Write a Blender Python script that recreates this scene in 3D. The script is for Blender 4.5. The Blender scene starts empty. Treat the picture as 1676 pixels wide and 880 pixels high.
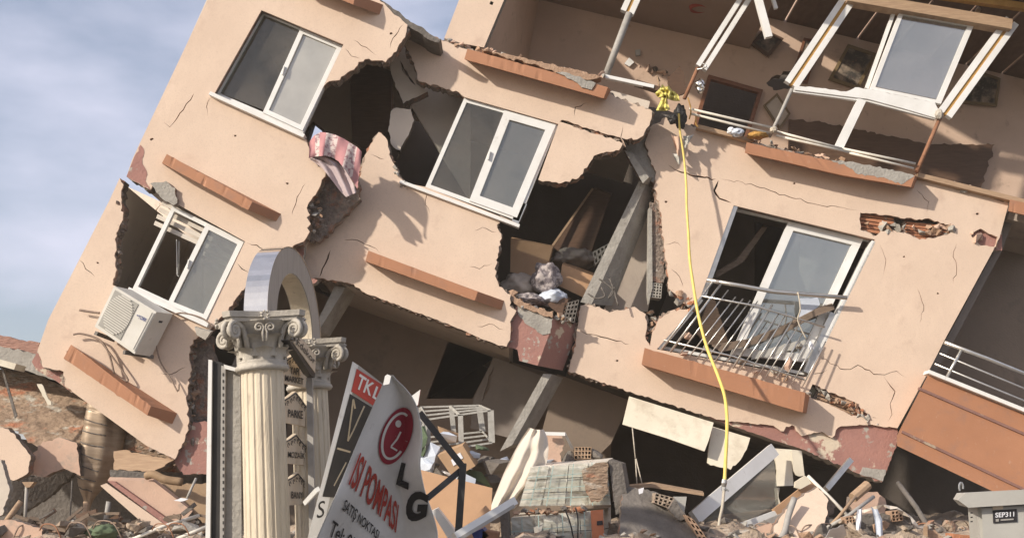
import bpy, bmesh, math, random
from mathutils import Vector, Matrix
from mathutils.geometry import tessellate_polygon
random.seed(7)
SC = bpy.context.scene
COL = SC.collection
RAD = math.radians

# ------------------------------------------------------------------ camera, sky, sun, exposure
F = 1797.0; CX, CY = 838.0, 440.0; PITCH = RAD(12.0); CAMZ = 1.6
cam_d = bpy.data.cameras.new("camera"); cam = bpy.data.objects.new("camera", cam_d); COL.objects.link(cam)
cam_d.sensor_width = 36.0; cam_d.lens = 36.0 * F / 1676.0; cam_d.clip_start = 0.05; cam_d.clip_end = 5000
cam.location = (0, 0, CAMZ); cam.rotation_euler = (RAD(90) + PITCH, 0, 0)
SC.camera = cam

SUN_TO = Vector((-1.4, -1.0, 0.88)).normalized()
SUN_EL = math.asin(SUN_TO.z); SUN_AZ = math.atan2(SUN_TO.x, SUN_TO.y)
sun_d = bpy.data.lights.new("sun", 'SUN'); sun_d.energy = 4.6; sun_d.angle = RAD(1.2); sun_d.color = (1.0, 0.92, 0.80)
sun = bpy.data.objects.new("sun", sun_d); COL.objects.link(sun)
sun.rotation_euler = (-SUN_TO).to_track_quat('-Z', 'Y').to_euler(); sun.location = (-20, -15, 20)

world = bpy.data.worlds.new("World"); SC.world = world; world.use_nodes = True
wn = world.node_tree; wn.nodes.clear()
wo = wn.nodes.new('ShaderNodeOutputWorld'); bg = wn.nodes.new('ShaderNodeBackground')
sky = wn.nodes.new('ShaderNodeTexSky'); sky.sky_type = 'NISHITA'; sky.sun_disc = False
sky.sun_elevation = SUN_EL; sky.sun_rotation = SUN_AZ; sky.dust_density = 2.5; sky.air_density = 1.0; sky.ozone_density = 1.0
tc = wn.nodes.new('ShaderNodeTexCoord')
mp = wn.nodes.new('ShaderNodeMapping'); mp.inputs['Scale'].default_value = (2.2, 2.2, 5.5); mp.inputs['Rotation'].default_value = (0.0, 0.35, 0.2)
nz = wn.nodes.new('ShaderNodeTexNoise'); nz.inputs['Scale'].default_value = 1.7; nz.inputs['Detail'].default_value = 7; nz.inputs['Roughness'].default_value = 0.5
rp = wn.nodes.new('ShaderNodeValToRGB'); rp.color_ramp.elements[0].position = 0.36; rp.color_ramp.elements[1].position = 0.66
rp.color_ramp.elements[0].color = (0.22, 0.22, 0.22, 1); rp.color_ramp.elements[1].color = (0.9, 0.9, 0.9, 1)
mx = wn.nodes.new('ShaderNodeMix'); mx.data_type = 'RGBA'
CLOUD = (5.7, 5.75, 6.9, 1)
mx.inputs[7].default_value = CLOUD
L = wn.links.new
L(tc.outputs['Generated'], mp.inputs['Vector']); L(mp.outputs['Vector'], nz.inputs['Vector']); L(nz.outputs['Fac'], rp.inputs['Fac'])
L(rp.outputs['Color'], mx.inputs[0]); L(sky.outputs['Color'], mx.inputs[6]); L(mx.outputs[2], bg.inputs['Color']); L(bg.outputs['Background'], wo.inputs['Surface'])
bg.inputs['Strength'].default_value = 0.13
SC.view_settings.view_transform = 'Standard'; SC.view_settings.look = 'None'; SC.view_settings.exposure = 0.22; SC.view_settings.gamma = 1.0
SC.view_settings.use_curve_mapping = False
SC.cycles.max_bounces = 8; SC.cycles.diffuse_bounces = 5; SC.cycles.use_denoising = True

# ------------------------------------------------------------------ helpers
cP, sP = math.cos(PITCH), math.sin(PITCH)
def P(x, y, Y):
    """photo pixel + real distance in front of the camera -> point of the place"""
    u = (x - CX) / F; v = (CY - y) / F
    t = Y / (cP - v * sP)
    return Vector((u * t, Y, CAMZ + t * (sP + v * cP)))
def px(w):
    d = w - Vector((0, 0, CAMZ)); dep = d.y * cP + d.z * sP; up = -d.y * sP + d.z * cP
    return (CX + F * d.x / dep, CY - F * up / dep)

ORG = {}
def mk(name, verts, faces, mats, parent=None, midx=None, smooth=False, local=None, origin=None):
    """ONE mesh object from world-space verts (or local verts of a rotated root)"""
    if not isinstance(mats, (list, tuple)): mats = [mats]
    vs = [Vector(v) for v in verts]
    if local is not None:
        o0 = Vector((0, 0, 0))
    elif origin is not None:
        o0 = Vector(origin)
    else:
        o0 = Vector((sum(v.x for v in vs) / len(vs), sum(v.y for v in vs) / len(vs), min(v.z for v in vs)))
    me = bpy.data.meshes.new(name)
    me.from_pydata([tuple(v - o0) for v in vs], [], faces)
    for m in mats: me.materials.append(m)
    if midx:
        for p, i in zip(me.polygons, midx): p.material_index = i
    if smooth:
        for p in me.polygons: p.use_smooth = True
    bm = bmesh.new(); bm.from_mesh(me); bmesh.ops.recalc_face_normals(bm, faces=bm.faces); bm.to_mesh(me); bm.free()
    me.update()
    o = bpy.data.objects.new(name, me); COL.objects.link(o)
    if parent is not None:
        o.parent = parent
        o.location = o0 if local is not None else o0 - ORG[parent.name]
    else:
        o.location = o0
    ORG[o.name] = o0 if local is None else ORG.get(parent.name, Vector())
    return o

def T(o, label, cat, group=None):
    o['label'] = label; o['category'] = cat
    if group: o['group'] = group
    return o
def empty(name, loc, label, cat, group=None, rot=(0, 0, 0)):
    o = bpy.data.objects.new(name, None); COL.objects.link(o); o.location = loc; o.rotation_euler = rot
    o.empty_display_size = 0.2
    ORG[o.name] = Vector(loc)
    return T(o, label, cat, group)
def kind(o, k): o['kind'] = k; return o
def lab(o, s): o['label'] = s; return o

def jag(pts, seed=0, closed=True, step=5.0, grow=0.0):
    """(x, y) = straight edge to the next point, (x, y, amp) = broken edge to the next point"""
    rnd = random.Random(seed * 131 + len(pts) * 17 + int(abs(pts[0][0])) )
    out = []
    n = len(pts)
    ar_ = sum(pts[i][0] * pts[(i + 1) % n][1] - pts[(i + 1) % n][0] * pts[i][1] for i in range(n)); sg = 1 if ar_ < 0 else -1
    for i in range(n if closed else n - 1):
        a = pts[i]; b = pts[(i + 1) % n]
        out.append((a[0], a[1]))
        amp = a[2] if len(a) > 2 else 0
        if amp:
            dx, dy = b[0] - a[0], b[1] - a[1]; ln = math.hypot(dx, dy)
            if ln < 1e-6: continue
            k = max(1, int(ln / step)); nx, ny = -dy / ln, dx / ln
            for j in range(1, k):
                t = (j + rnd.uniform(-.3, .3)) / k
                d = rnd.gauss(0, amp * .55)
                d = max(-amp, min(amp, d))
                if grow: d = d * .8 + sg * max(-1.0, rnd.gauss(grow, grow))
                out.append((a[0] + dx * t + nx * d, a[1] + dy * t + ny * d))
    if not closed: out.append((pts[-1][0], pts[-1][1]))
    return out

def prism(pts, Y, t, holes=()):
    """px outline at distance Y (number or function of px) -> verts, faces, idx (0 front, 1 sides, 2 back)"""
    yf = Y if callable(Y) else (lambda x, y: Y)
    loops = [list(pts)] + [list(h) for h in holes]
    flat = [p for l in loops for p in l]
    fr = [P(p[0], p[1], yf(p[0], p[1])) for p in flat]
    tris = tessellate_polygon([[Vector((p[0], -p[1], 0)) for p in l] for l in loops])
    n = len(fr)
    vs = fr + [v + Vector((0, t, 0)) for v in fr]
    fs = []; mi = []
    for a, b, c in tris:
        if len({a, b, c}) < 3: continue
        fs.append((a, b, c)); mi.append(0)
        fs.append((c + n, b + n, a + n)); mi.append(2)
    k = 0
    for l in loops:
        m = len(l)
        for i in range(m):
            a = k + i; b = k + (i + 1) % m
            fs.append((a, b, b + n, a + n)); mi.append(1)
        k += m
    return vs, fs, mi
def poly(name, pts, Y, t, mat, parent=None, side=None, holes=(), back=None, seed=1, step=5.0, grow=0.0):
    pts = jag(pts, seed, step=step, grow=grow); hs = [jag(h, seed + i + 1, step=step) for i, h in enumerate(holes)]
    vs, fs, mi = prism(pts, Y, t, hs)
    return mk(name, vs, fs, [mat, side or mat, back or mat], parent, mi)

def crack(pts, w=1.6, seed=0):
    """thin jagged slot (a hole for poly) along a px polyline"""
    r = random.Random(seed + int(pts[0][0]))
    q = jag([(x, y, 2.2) for x, y in pts], seed, closed=False, step=7)
    n = len(q); A = []; B = []
    for i, (x, y) in enumerate(q):
        x0, y0 = q[max(0, i - 1)]; x1, y1 = q[min(n - 1, i + 1)]
        dx, dy = x1 - x0, y1 - y0; l = math.hypot(dx, dy) or 1
        f = math.sin(math.pi * (i + .25) / (n - .5)) ** .6 if 0 < i < n - 1 else .08
        ww = w * f * r.uniform(.6, 1.25)
        A.append((x - dy / l * ww / 2, y + dx / l * ww / 2)); B.append((x + dy / l * ww / 2, y - dx / l * ww / 2))
    return A + B[::-1]

def loft(name, front, Yf, back, Yb, mat, parent=None, endmat=None, seed=None):
    a = [P(x, y, Yf) for x, y in front]; b = [P(x, y, Yb) for x, y in back]; n = len(a)
    fs = [tuple(range(n)), tuple(range(2 * n - 1, n - 1, -1))] + [(i, (i + 1) % n, (i + 1) % n + n, i + n) for i in range(n)]
    return mk(name, a + b, fs, mat, parent)

def bar_v(p, q, w, d, up=None):
    p = Vector(p); q = Vector(q); t = (q - p).normalized()
    up = Vector(up) if up is not None else Vector((0, 1, 0))
    s = t.cross(up)
    if s.length < 1e-4: s = t.cross(Vector((1, 0, 0)))
    s.normalize(); u = s.cross(t).normalized()
    vs = []
    for c in (p, q):
        for a, b in ((-1, -1), (1, -1), (1, 1), (-1, 1)):
            vs.append(c + s * a * w / 2 + u * b * d / 2)
    fs = [(0, 1, 2, 3), (7, 6, 5, 4), (0, 4, 5, 1), (1, 5, 6, 2), (2, 6, 7, 3), (3, 7, 4, 0)]
    return vs, fs
class MB:
    def __init__(s): s.v = []; s.f = []; s.m = []
    def add(s, vf, m=0):
        n = len(s.v); s.v += [Vector(v) for v in vf[0]]; s.f += [tuple(i + n for i in f) for f in vf[1]]; s.m += [m] * len(vf[1]); return s
    def build(s, name, mats, parent=None, smooth=False, local=None): return mk(name, s.v, s.f, mats, parent, s.m, smooth, local)
def barpx(name, p, q, w, d, mat, parent=None):
    """bar between (x, y, Y) and (x, y, Y); w, d in metres"""
    v, f = bar_v(P(*p), P(*q), w, d); return mk(name, v, f, mat, parent)
def tube_v(pts, r, seg=8, caps=True):
    pts = [Vector(p) for p in pts]; n = len(pts); vs = []; fs = []
    prev = None
    for i, p in enumerate(pts):
        t = (pts[min(i + 1, n - 1)] - pts[max(i - 1, 0)])
        t = t.normalized() if t.length > 1e-9 else Vector((0, 0, 1))
        s = prev - t * prev.dot(t) if prev is not None else t.cross(Vector((0, 1, 0)) if abs(t.y) < .9 else Vector((1, 0, 0)))
        if s.length < 1e-5: s = t.orthogonal()
        s.normalize(); prev = s; u = t.cross(s)
        rr = r[i] if isinstance(r, (list, tuple)) else r
        for k in range(seg):
            a = 2 * math.pi * k / seg; vs.append(p + (s * math.cos(a) + u * math.sin(a)) * rr)
    for i in range(n - 1):
        for k in range(seg):
            a = i * seg + k; b = i * seg + (k + 1) % seg; fs.append((a, b, b + seg, a + seg))
    if caps: fs += [tuple(range(seg - 1, -1, -1)), tuple(range((n - 1) * seg, n * seg))]
    return vs, fs
def smoothline(pts, n=6):
    """Catmull-Rom through points"""
    pts = [Vector(p) for p in pts]; out = []
    for i in range(len(pts) - 1):
        p0 = pts[max(0, i - 1)]; p1 = pts[i]; p2 = pts[i + 1]; p3 = pts[min(len(pts) - 1, i + 2)]
        for k in range(n):
            t = k / n
            out.append(.5 * ((2 * p1) + (p2 - p0) * t + (2 * p0 - 5 * p1 + 4 * p2 - p3) * t * t + (3 * p1 - p0 - 3 * p2 + p3) * t ** 3))
    out.append(pts[-1]); return out
def tube(name, pts, r, mat, parent=None, seg=8, curve=0):
    w = [P(*p) for p in pts]
    if curve: w = smoothline(w, curve)
    v, f = tube_v(w, r, seg); return mk(name, v, f, mat, parent, smooth=True)

def inset(quad, w):
    n = len(quad); cx = sum(p[0] for p in quad) / n; cy = sum(p[1] for p in quad) / n; out = []
    L_ = []
    ws = w if isinstance(w, (list, tuple)) else [w] * n
    for i in range(n):
        a, b = quad[i], quad[(i + 1) % n]; dx, dy = b[0] - a[0], b[1] - a[1]; l = math.hypot(dx, dy); nx, ny = -dy / l, dx / l
        if (cx - a[0]) * nx + (cy - a[1]) * ny < 0: nx, ny = -nx, -ny
        L_.append((a[0] + nx * ws[i], a[1] + ny * ws[i], dx, dy))
    for i in range(n):
        x1, y1, dx1, dy1 = L_[i - 1]; x2, y2, dx2, dy2 = L_[i]
        de = dx1 * dy2 - dy1 * dx2; t = ((x2 - x1) * dy2 - (y2 - y1) * dx2) / de
        out.append((x1 + dx1 * t, y1 + dy1 * t))
    return out
def ring(name, quad, w, Y, d, mat, parent):
    vs, fs, mi = prism(quad, Y, d, [inset(quad, w)])
    return mk(name, vs, fs, mat, parent)
def lerp(a, b, t): return tuple(a[i] + (b[i] - a[i]) * t for i in range(len(a)))
def bil(q, u, v):
    """quad TL, TR, BR, BL; u right, v down"""
    return lerp(lerp(q[0], q[1], u), lerp(q[3], q[2], u), v)

_txt = {}
def text2d(s, bold=0.0):
    cu = bpy.data.curves.new("t", 'FONT'); cu.body = s; cu.size = 1; cu.offset = bold; cu.resolution_u = 4
    o = bpy.data.objects.new("t", cu); COL.objects.link(o)
    dg = bpy.context.evaluated_depsgraph_get(); dg.update()
    me = bpy.data.meshes.new_from_object(o.evaluated_get(dg))
    vs = [(v.co.x, v.co.y) for v in me.vertices]; fs = [tuple(p.vertices) for p in me.polygons]
    bpy.data.objects.remove(o); bpy.data.curves.remove(cu); bpy.data.meshes.remove(me)
    x0 = min(v[0] for v in vs); x1 = max(v[0] for v in vs); y0 = min(v[1] for v in vs); y1 = max(v[1] for v in vs)
    return [((x - x0) / (x1 - x0), (y1 - y) / (y1 - y0)) for x, y in vs], fs
def text_on(name, s, quad, mapf, mat, parent, bold=0.0, sub=0):
    """lettering whose box fills `quad` (in the coordinates mapf takes)"""
    uv, fs = text2d(s, bold)
    vs = [mapf(*bil(quad, u, v)) for u, v in uv]
    me_v = vs
    return mk(name, me_v, fs, mat, parent)

# ------------------------------------------------------------------ materials (procedural)
def M(name, c1, c2=None, scale=3.0, rough=.85, bump=.2, bscale=35.0, metal=0.0, spots=None, lo=.35, hi=.68, stretch=None, bdist=.02, spec=.3, wave=None, coarse=None, detail=7):
    m = bpy.data.materials.new(name); m.use_nodes = True; nt = m.node_tree; N = nt.nodes; Lk = nt.links.new
    b = N['Principled BSDF']; b.inputs['Roughness'].default_value = rough; b.inputs['Metallic'].default_value = metal
    if 'Specular IOR Level' in b.inputs: b.inputs['Specular IOR Level'].default_value = spec
    g = N.new('ShaderNodeNewGeometry'); vec = g.outputs['Position']
    if stretch:
        mpn = N.new('ShaderNodeMapping'); mpn.inputs['Scale'].default_value = stretch[:3]
        if len(stretch) > 3: mpn.inputs['Rotation'].default_value = (0, RAD(stretch[3]), 0)
        Lk(vec, mpn.inputs['Vector']); vec = mpn.outputs['Vector']
    n1 = N.new('ShaderNodeTexNoise'); n1.inputs['Scale'].default_value = scale; n1.inputs['Detail'].default_value = detail; n1.inputs['Roughness'].default_value = .6
    Lk(vec, n1.inputs['Vector'])
    c2 = c2 or tuple(x * .8 for x in c1)
    r = N.new('ShaderNodeValToRGB'); r.color_ramp.elements[0].position = lo; r.color_ramp.elements[1].position = hi
    r.color_ramp.elements[0].color = (*c2, 1); r.color_ramp.elements[1].color = (*c1, 1)
    Lk(n1.outputs['Fac'], r.inputs['Fac']); col = r.outputs['Color']
    for sp in (spots or []):
        sc, scale2, l2, h2 = sp
        n2 = N.new('ShaderNodeTexNoise'); n2.inputs['Scale'].default_value = scale2; n2.inputs['Detail'].default_value = 8; n2.inputs['Roughness'].default_value = .65
        Lk(vec, n2.inputs['Vector'])
        r2 = N.new('ShaderNodeMapRange'); r2.inputs['From Min'].default_value = l2; r2.inputs['From Max'].default_value = h2
        Lk(n2.outputs['Fac'], r2.inputs['Value'])
        mm = N.new('ShaderNodeMix'); mm.data_type = 'RGBA'; mm.inputs[7].default_value = (*sc, 1)
        Lk(r2.outputs['Result'], mm.inputs[0]); Lk(col, mm.inputs[6]); col = mm.outputs[2]
    Lk(col, b.inputs['Base Color'])
    nrm = None
    if bump:
        n3 = N.new('ShaderNodeTexNoise'); n3.inputs['Scale'].default_value = bscale; n3.inputs['Detail'].default_value = 5
        Lk(vec, n3.inputs['Vector'])
        bp = N.new('ShaderNodeBump'); bp.inputs['Strength'].default_value = bump; bp.inputs['Distance'].default_value = bdist
        Lk(n3.outputs['Fac'], bp.inputs['Height']); nrm = bp.outputs['Normal']
        Lk(nrm, b.inputs['Normal'])
    if coarse:
        n4 = N.new('ShaderNodeTexNoise'); n4.inputs['Scale'].default_value = coarse[0]; n4.inputs['Detail'].default_value = 3
        Lk(g.outputs['Position'], n4.inputs['Vector'])
        bp2 = N.new('ShaderNodeBump'); bp2.inputs['Strength'].default_value = coarse[1]; bp2.inputs['Distance'].default_value = coarse[2]
        Lk(n4.outputs['Fac'], bp2.inputs['Height'])
        if nrm: Lk(nrm, bp2.inputs['Normal'])
        Lk(bp2.outputs['Normal'], b.inputs['Normal'])
    return m

DIRT = (.20, .16, .125)
m_plaster = M('peach_plaster', (.66, .515, .40), (.60, .46, .355), scale=1.1, bump=.22, bscale=60, bdist=.006, coarse=(1.6, .35, .05), lo=.3, hi=.7,
              spots=[((.60, .46, .355), .75, .48, .72), ((.48, .35, .27), 3.2, .58, .84), ((.70, .54, .44), 7.0, .62, .85), ((.40, .29, .22), 21., .66, .82), ((.50, .385, .30), 62., .50, .82), ((.36, .29, .235), 5.5, .70, .80)])
m_plaster_old = M('dusty_peach_plaster', (.58, .40, .30), (.47, .32, .24), scale=2.5, bump=.35, bscale=40, bdist=.01, spots=[((.33, .27, .22), 6., .55, .75)])
m_deep = M('unlit_back_wall', (.11, .09, .075), (.085, .07, .058), scale=1.4, bump=.15)  # near-black plaster, the deep shade is put into its colour
m_gf = M('shaded_ground_floor_plaster', (.245, .19, .147), (.20, .155, .12), scale=1.1, bump=.2, spots=[((.13, .105, .085), 2.2, .56, .8)])  # darker copy of the room plaster, shade painted into its colour
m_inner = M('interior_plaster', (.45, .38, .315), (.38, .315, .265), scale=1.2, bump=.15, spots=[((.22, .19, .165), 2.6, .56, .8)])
m_inner2 = M('lifted_room_plaster', (.66, .57, .48), (.58, .50, .42), scale=1.2, bump=.15, spots=[((.34, .29, .245), 2.6, .58, .8)])  # room plaster lightened to brighten the rooms behind the holes
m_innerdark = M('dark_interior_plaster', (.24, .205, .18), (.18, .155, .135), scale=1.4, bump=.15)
m_terrace = M('terrace_wall_paint', (.57, .415, .315), (.50, .36, .27), scale=1.5, bump=.15, spots=[((.25, .18, .14), 4., .58, .8)])
m_broken = M('broken_masonry', (.30, .24, .195), (.13, .105, .09), scale=9, bump=.9, bscale=24, bdist=.05, spots=[((.34, .16, .10), 5., .52, .66), ((.42, .38, .33), 13., .60, .72)])
m_conc = M('grey_concrete', (.37, .345, .305), (.27, .25, .22), scale=5, bump=.6, bscale=30, bdist=.02, spots=[((.18, .16, .14), 11., .6, .74)])
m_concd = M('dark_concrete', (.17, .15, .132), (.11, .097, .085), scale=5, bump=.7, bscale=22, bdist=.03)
m_primer = M('peeling_red_primer', (.36, .185, .15), (.30, .155, .13), scale=3, bump=.35, bscale=30,
             spots=[((.56, .47, .36), 2.6, .575, .61), ((.36, .335, .29), 4.7, .60, .64)])
m_primerdark = M('worn_red_primer', (.25, .135, .11), (.20, .11, .09), scale=4, bump=.35, spots=[((.38, .30, .22), 3.6, .60, .66)])
m_terra = M('terracotta_paint', (.405, .195, .108), (.355, .168, .092), scale=1.6, bump=.2, bscale=45, bdist=.008, rough=.75, spots=[((.29, .165, .115), 4., .54, .80), ((.46, .31, .22), 13., .62, .8)])
m_brick = M('hollow_brick_clay', (.45, .20, .105), (.33, .14, .075), scale=7, bump=.5, bscale=40, spots=[((.42, .35, .28), 8., .60, .70)])
m_brickdust = M('dusty_brick', (.42, .28, .19), (.30, .19, .125), scale=9, bump=.6, bscale=40)
m_alu = M('white_window_frame', (.74, .73, .70), (.66, .645, .61), scale=4, rough=.4, bump=.03, spec=.5, spots=[((.45, .41, .36), 9., .62, .80)])
m_steel = M('galvanised_steel', (.52, .51, .49), (.42, .41, .39), scale=9, rough=.38, metal=.85, bump=.05)
m_chrome = M('polished_steel', (.78, .74, .68), (.68, .64, .58), scale=5, rough=.16, metal=1.0, bump=.03, bscale=14)
m_rust = M('rusty_pipe', (.30, .15, .085), (.22, .105, .06), scale=25, bump=.3)
m_greypipe = M('grey_pipe', (.36, .34, .31), (.30, .28, .255), scale=15, rough=.6, bump=.1)
m_whitepipe = M('white_plastic_pipe', (.68, .64, .56), (.58, .53, .45), scale=10, rough=.45, bump=.05)
m_wood = M('dark_wood', (.125, .072, .045), (.085, .048, .03), scale=5, stretch=(1, 1, 9, -15), bump=.15, rough=.55)
m_redwood = M('reddish_wood', (.20, .085, .045), (.15, .062, .034), scale=5, stretch=(1, 1, 7, -15), bump=.1, rough=.5)
m_woodl = M('pale_timber', (.42, .29, .185), (.31, .205, .13), scale=6, stretch=(1, 1, 8, 30), bump=.2, rough=.7)
m_board = M('brown_chipboard', (.44, .265, .15), (.37, .22, .125), scale=3, bump=.1, rough=.7)
m_ochre = M('ochre_foam_filler', (.44, .25, .07), (.33, .18, .05), scale=12, bump=.4)
m_card = M('cardboard', (.42, .275, .165), (.35, .225, .13), scale=4, bump=.08)
m_cream = M('cream_ceiling_panel', (.66, .60, .48), (.58, .52, .41), scale=2, bump=.06, rough=.6, spots=[((.44, .37, .28), 3.5, .52, .76), ((.36, .30, .23), 12., .62, .78)])
m_cloth = M('white_cloth', (.60, .53, .445), (.52, .455, .38), scale=3, bump=.12, bscale=90)
m_colp = M('weathered_cream_paint', (.62, .54, .415), (.51, .435, .325), scale=3, stretch=(3, 3, .5), bump=.25, bscale=30, rough=.7, spots=[((.35, .29, .225), 8., .58, .72)])
m_cap = M('grey_cast_stone', (.46, .42, .36), (.35, .315, .265), scale=6, bump=.35, bscale=40, spots=[((.62, .57, .48), 9., .62, .74), ((.24, .21, .18), 5., .60, .76)])
m_arch = M('brushed_grey_panel', (.40, .38, .35), (.32, .30, .275), scale=4, stretch=(1, 6, 1), bump=.1, rough=.5, metal=.3)
m_black = M('black_plastic', (.035, .032, .03), (.02, .02, .02), scale=5, rough=.5, bump=.05)
m_ink = M('dark_lettering', (.03, .028, .03), (.025, .024, .026), rough=.6, bump=0)
m_red = M('red_sign_vinyl', (.47, .055, .04), (.40, .045, .035), rough=.45, bump=.03)
m_lgred = M('crimson_print', (.36, .03, .055), (.31, .026, .046), rough=.6, bump=.03)
m_banner = M('white_banner_vinyl', (.80, .775, .735), (.69, .665, .625), scale=4, rough=.55, bump=.06, spots=[((.42, .38, .34), 7., .62, .8)])
m_signface = M('beige_sign_plate', (.68, .56, .41), (.60, .49, .355), scale=5, rough=.6, bump=.06, spots=[((.36, .29, .22), 9., .62, .78)])
m_gold = M('champagne_lettering', (.50, .41, .28), rough=.5, bump=0)
m_ac = M('aged_white_casing', (.66, .63, .565), (.58, .55, .485), scale=4, rough=.5, bump=.04, spots=[((.42, .38, .32), 8., .62, .8)])
m_acgrille = M('grey_plastic_grille', (.37, .35, .31), (.30, .285, .25), rough=.6, bump=.05)
m_blueink = M('navy_print', (.03, .05, .22), rough=.5, bump=0)
m_yellow = M('yellow_hose_rubber', (.74, .58, .16), (.62, .47, .12), scale=9, rough=.45, bump=.04)
m_yellowcloth = M('yellow_shiny_ribbon', (.70, .62, .20), (.58, .50, .13), scale=9, rough=.35, bump=.1)
m_rope = M('pale_rope', (.52, .46, .37), (.40, .35, .28), scale=40, bump=.5)
m_cab = M('grey_cabinet_paint', (.43, .415, .375), (.38, .365, .33), scale=3, rough=.5, bump=.06, spots=[((.28, .25, .21), 8., .62, .8)])
m_paper = M('white_paper', (.74, .74, .76), (.68, .68, .71), scale=6, rough=.7, bump=.05)
m_bluewrap = M('pale_blue_film', (.54, .58, .65), (.45, .49, .56), scale=6, rough=.35, bump=.1)
m_bronze = M('dull_brown_sheet_metal', (.40, .31, .225), (.29, .215, .15), scale=3, stretch=(1, 1, 6), rough=.45, metal=.35, bump=.08)
m_tilewrap = M('wrapped_tile_boxes', (.80, .74, .65), (.68, .61, .52), scale=5, stretch=(1.2, 1, 9, 8), rough=.35, bump=.3, bscale=12, bdist=.02,
               spots=[((.40, .31, .235), 3., .60, .72), ((.46, .55, .54), 4., .66, .8)])
m_orange = M('orange_carton_print', (.55, .20, .10), (.45, .17, .09), scale=6, bump=.05)
m_rack = M('shaded_shelf_metal', (.40, .385, .35), (.30, .285, .255), scale=14, rough=.5, bump=.05)  # white rack darkened in colour for the shade it stands in
m_strap = M('teal_strap', (.36, .48, .45), rough=.5, bump=0)
m_dust = M('rubble_dust', (.40, .315, .235), (.26, .20, .15), scale=4, bump=.9, bscale=14, bdist=.06, spots=[((.36, .17, .10), 3., .58, .68), ((.47, .43, .37), 6., .58, .7)])
m_tan = M('tan_roof_debris', (.35, .25, .175), (.21, .145, .10), scale=3.5, stretch=(1, 1, 2.4, -12), bump=.9, bscale=9, bdist=.07,
          spots=[((.38, .155, .085), 2.3, .55, .66), ((.42, .385, .325), 3.1, .56, .66), ((.10, .075, .06), 6., .64, .70)])
m_roofred = M('old_roof_membrane', (.40, .225, .17), (.29, .165, .13), scale=4, stretch=(1, 1, 5), bump=.6, bscale=14, bdist=.04)
m_oldboard = M('weathered_brown_board', (.21, .155, .115), (.15, .11, .08), scale=6, stretch=(1, 1, 5, 25), bump=.3)
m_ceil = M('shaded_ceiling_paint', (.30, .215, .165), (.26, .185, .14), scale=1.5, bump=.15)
m_green = M('olive_cloth', (.12, .16, .09), (.09, .12, .07), bump=.2)
m_brown_cloth = M('brown_blanket', (.30, .205, .125), (.22, .145, .085), scale=5, bump=.3, bscale=25)
m_darkcloth = M('grey_patterned_fabric', (.40, .35, .33), (.17, .145, .15), scale=16, lo=.47, hi=.56, bump=.3)
m_pinkcloth = M('dusty_pink_fabric', (.44, .215, .215), (.38, .18, .185), scale=9, bump=.2, bscale=120, bdist=.003)
m_floral = M('cream_floral_fabric', (.56, .46, .42), (.30, .17, .18), scale=26, lo=.42, hi=.50, bump=.2, bscale=120, bdist=.003)
m_lining = M('pale_lilac_lining', (.50, .41, .41), (.44, .355, .36), bump=.15)
m_pink = M('pink_plastic', (.55, .28, .28), bump=.05)
m_asphalt = M('dusty_asphalt', (.075, .068, .06), (.05, .046, .042), scale=1.5, bump=.4, bscale=60)
m_gold2 = M('gilt_frame', (.20, .14, .07), (.13, .09, .045), rough=.5, bump=.2)
m_canvas = M('dark_flower_painting', (.30, .23, .17), (.045, .04, .035), scale=7, lo=.42, hi=.66, bump=.1, spots=[((.32, .12, .09), 11., .62, .68), ((.40, .36, .28), 9., .66, .72)])
m_canvas2 = M('pale_flower_print', (.46, .39, .32), (.40, .335, .27), scale=5, bump=.05, spots=[((.12, .09, .08), 14., .60, .64)])
m_lampred = M('red_lampshade', (.30, .045, .025), (.25, .04, .02), bump=.1)
m_metalrail = M('brushed_rail_metal', (.62, .60, .56), (.52, .50, .47), scale=12, rough=.3, metal=.8, bump=.04)
m_blind = M('cream_blind_fabric', (.62, .56, .49), (.55, .49, .42), scale=5, bump=.05)

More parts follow.
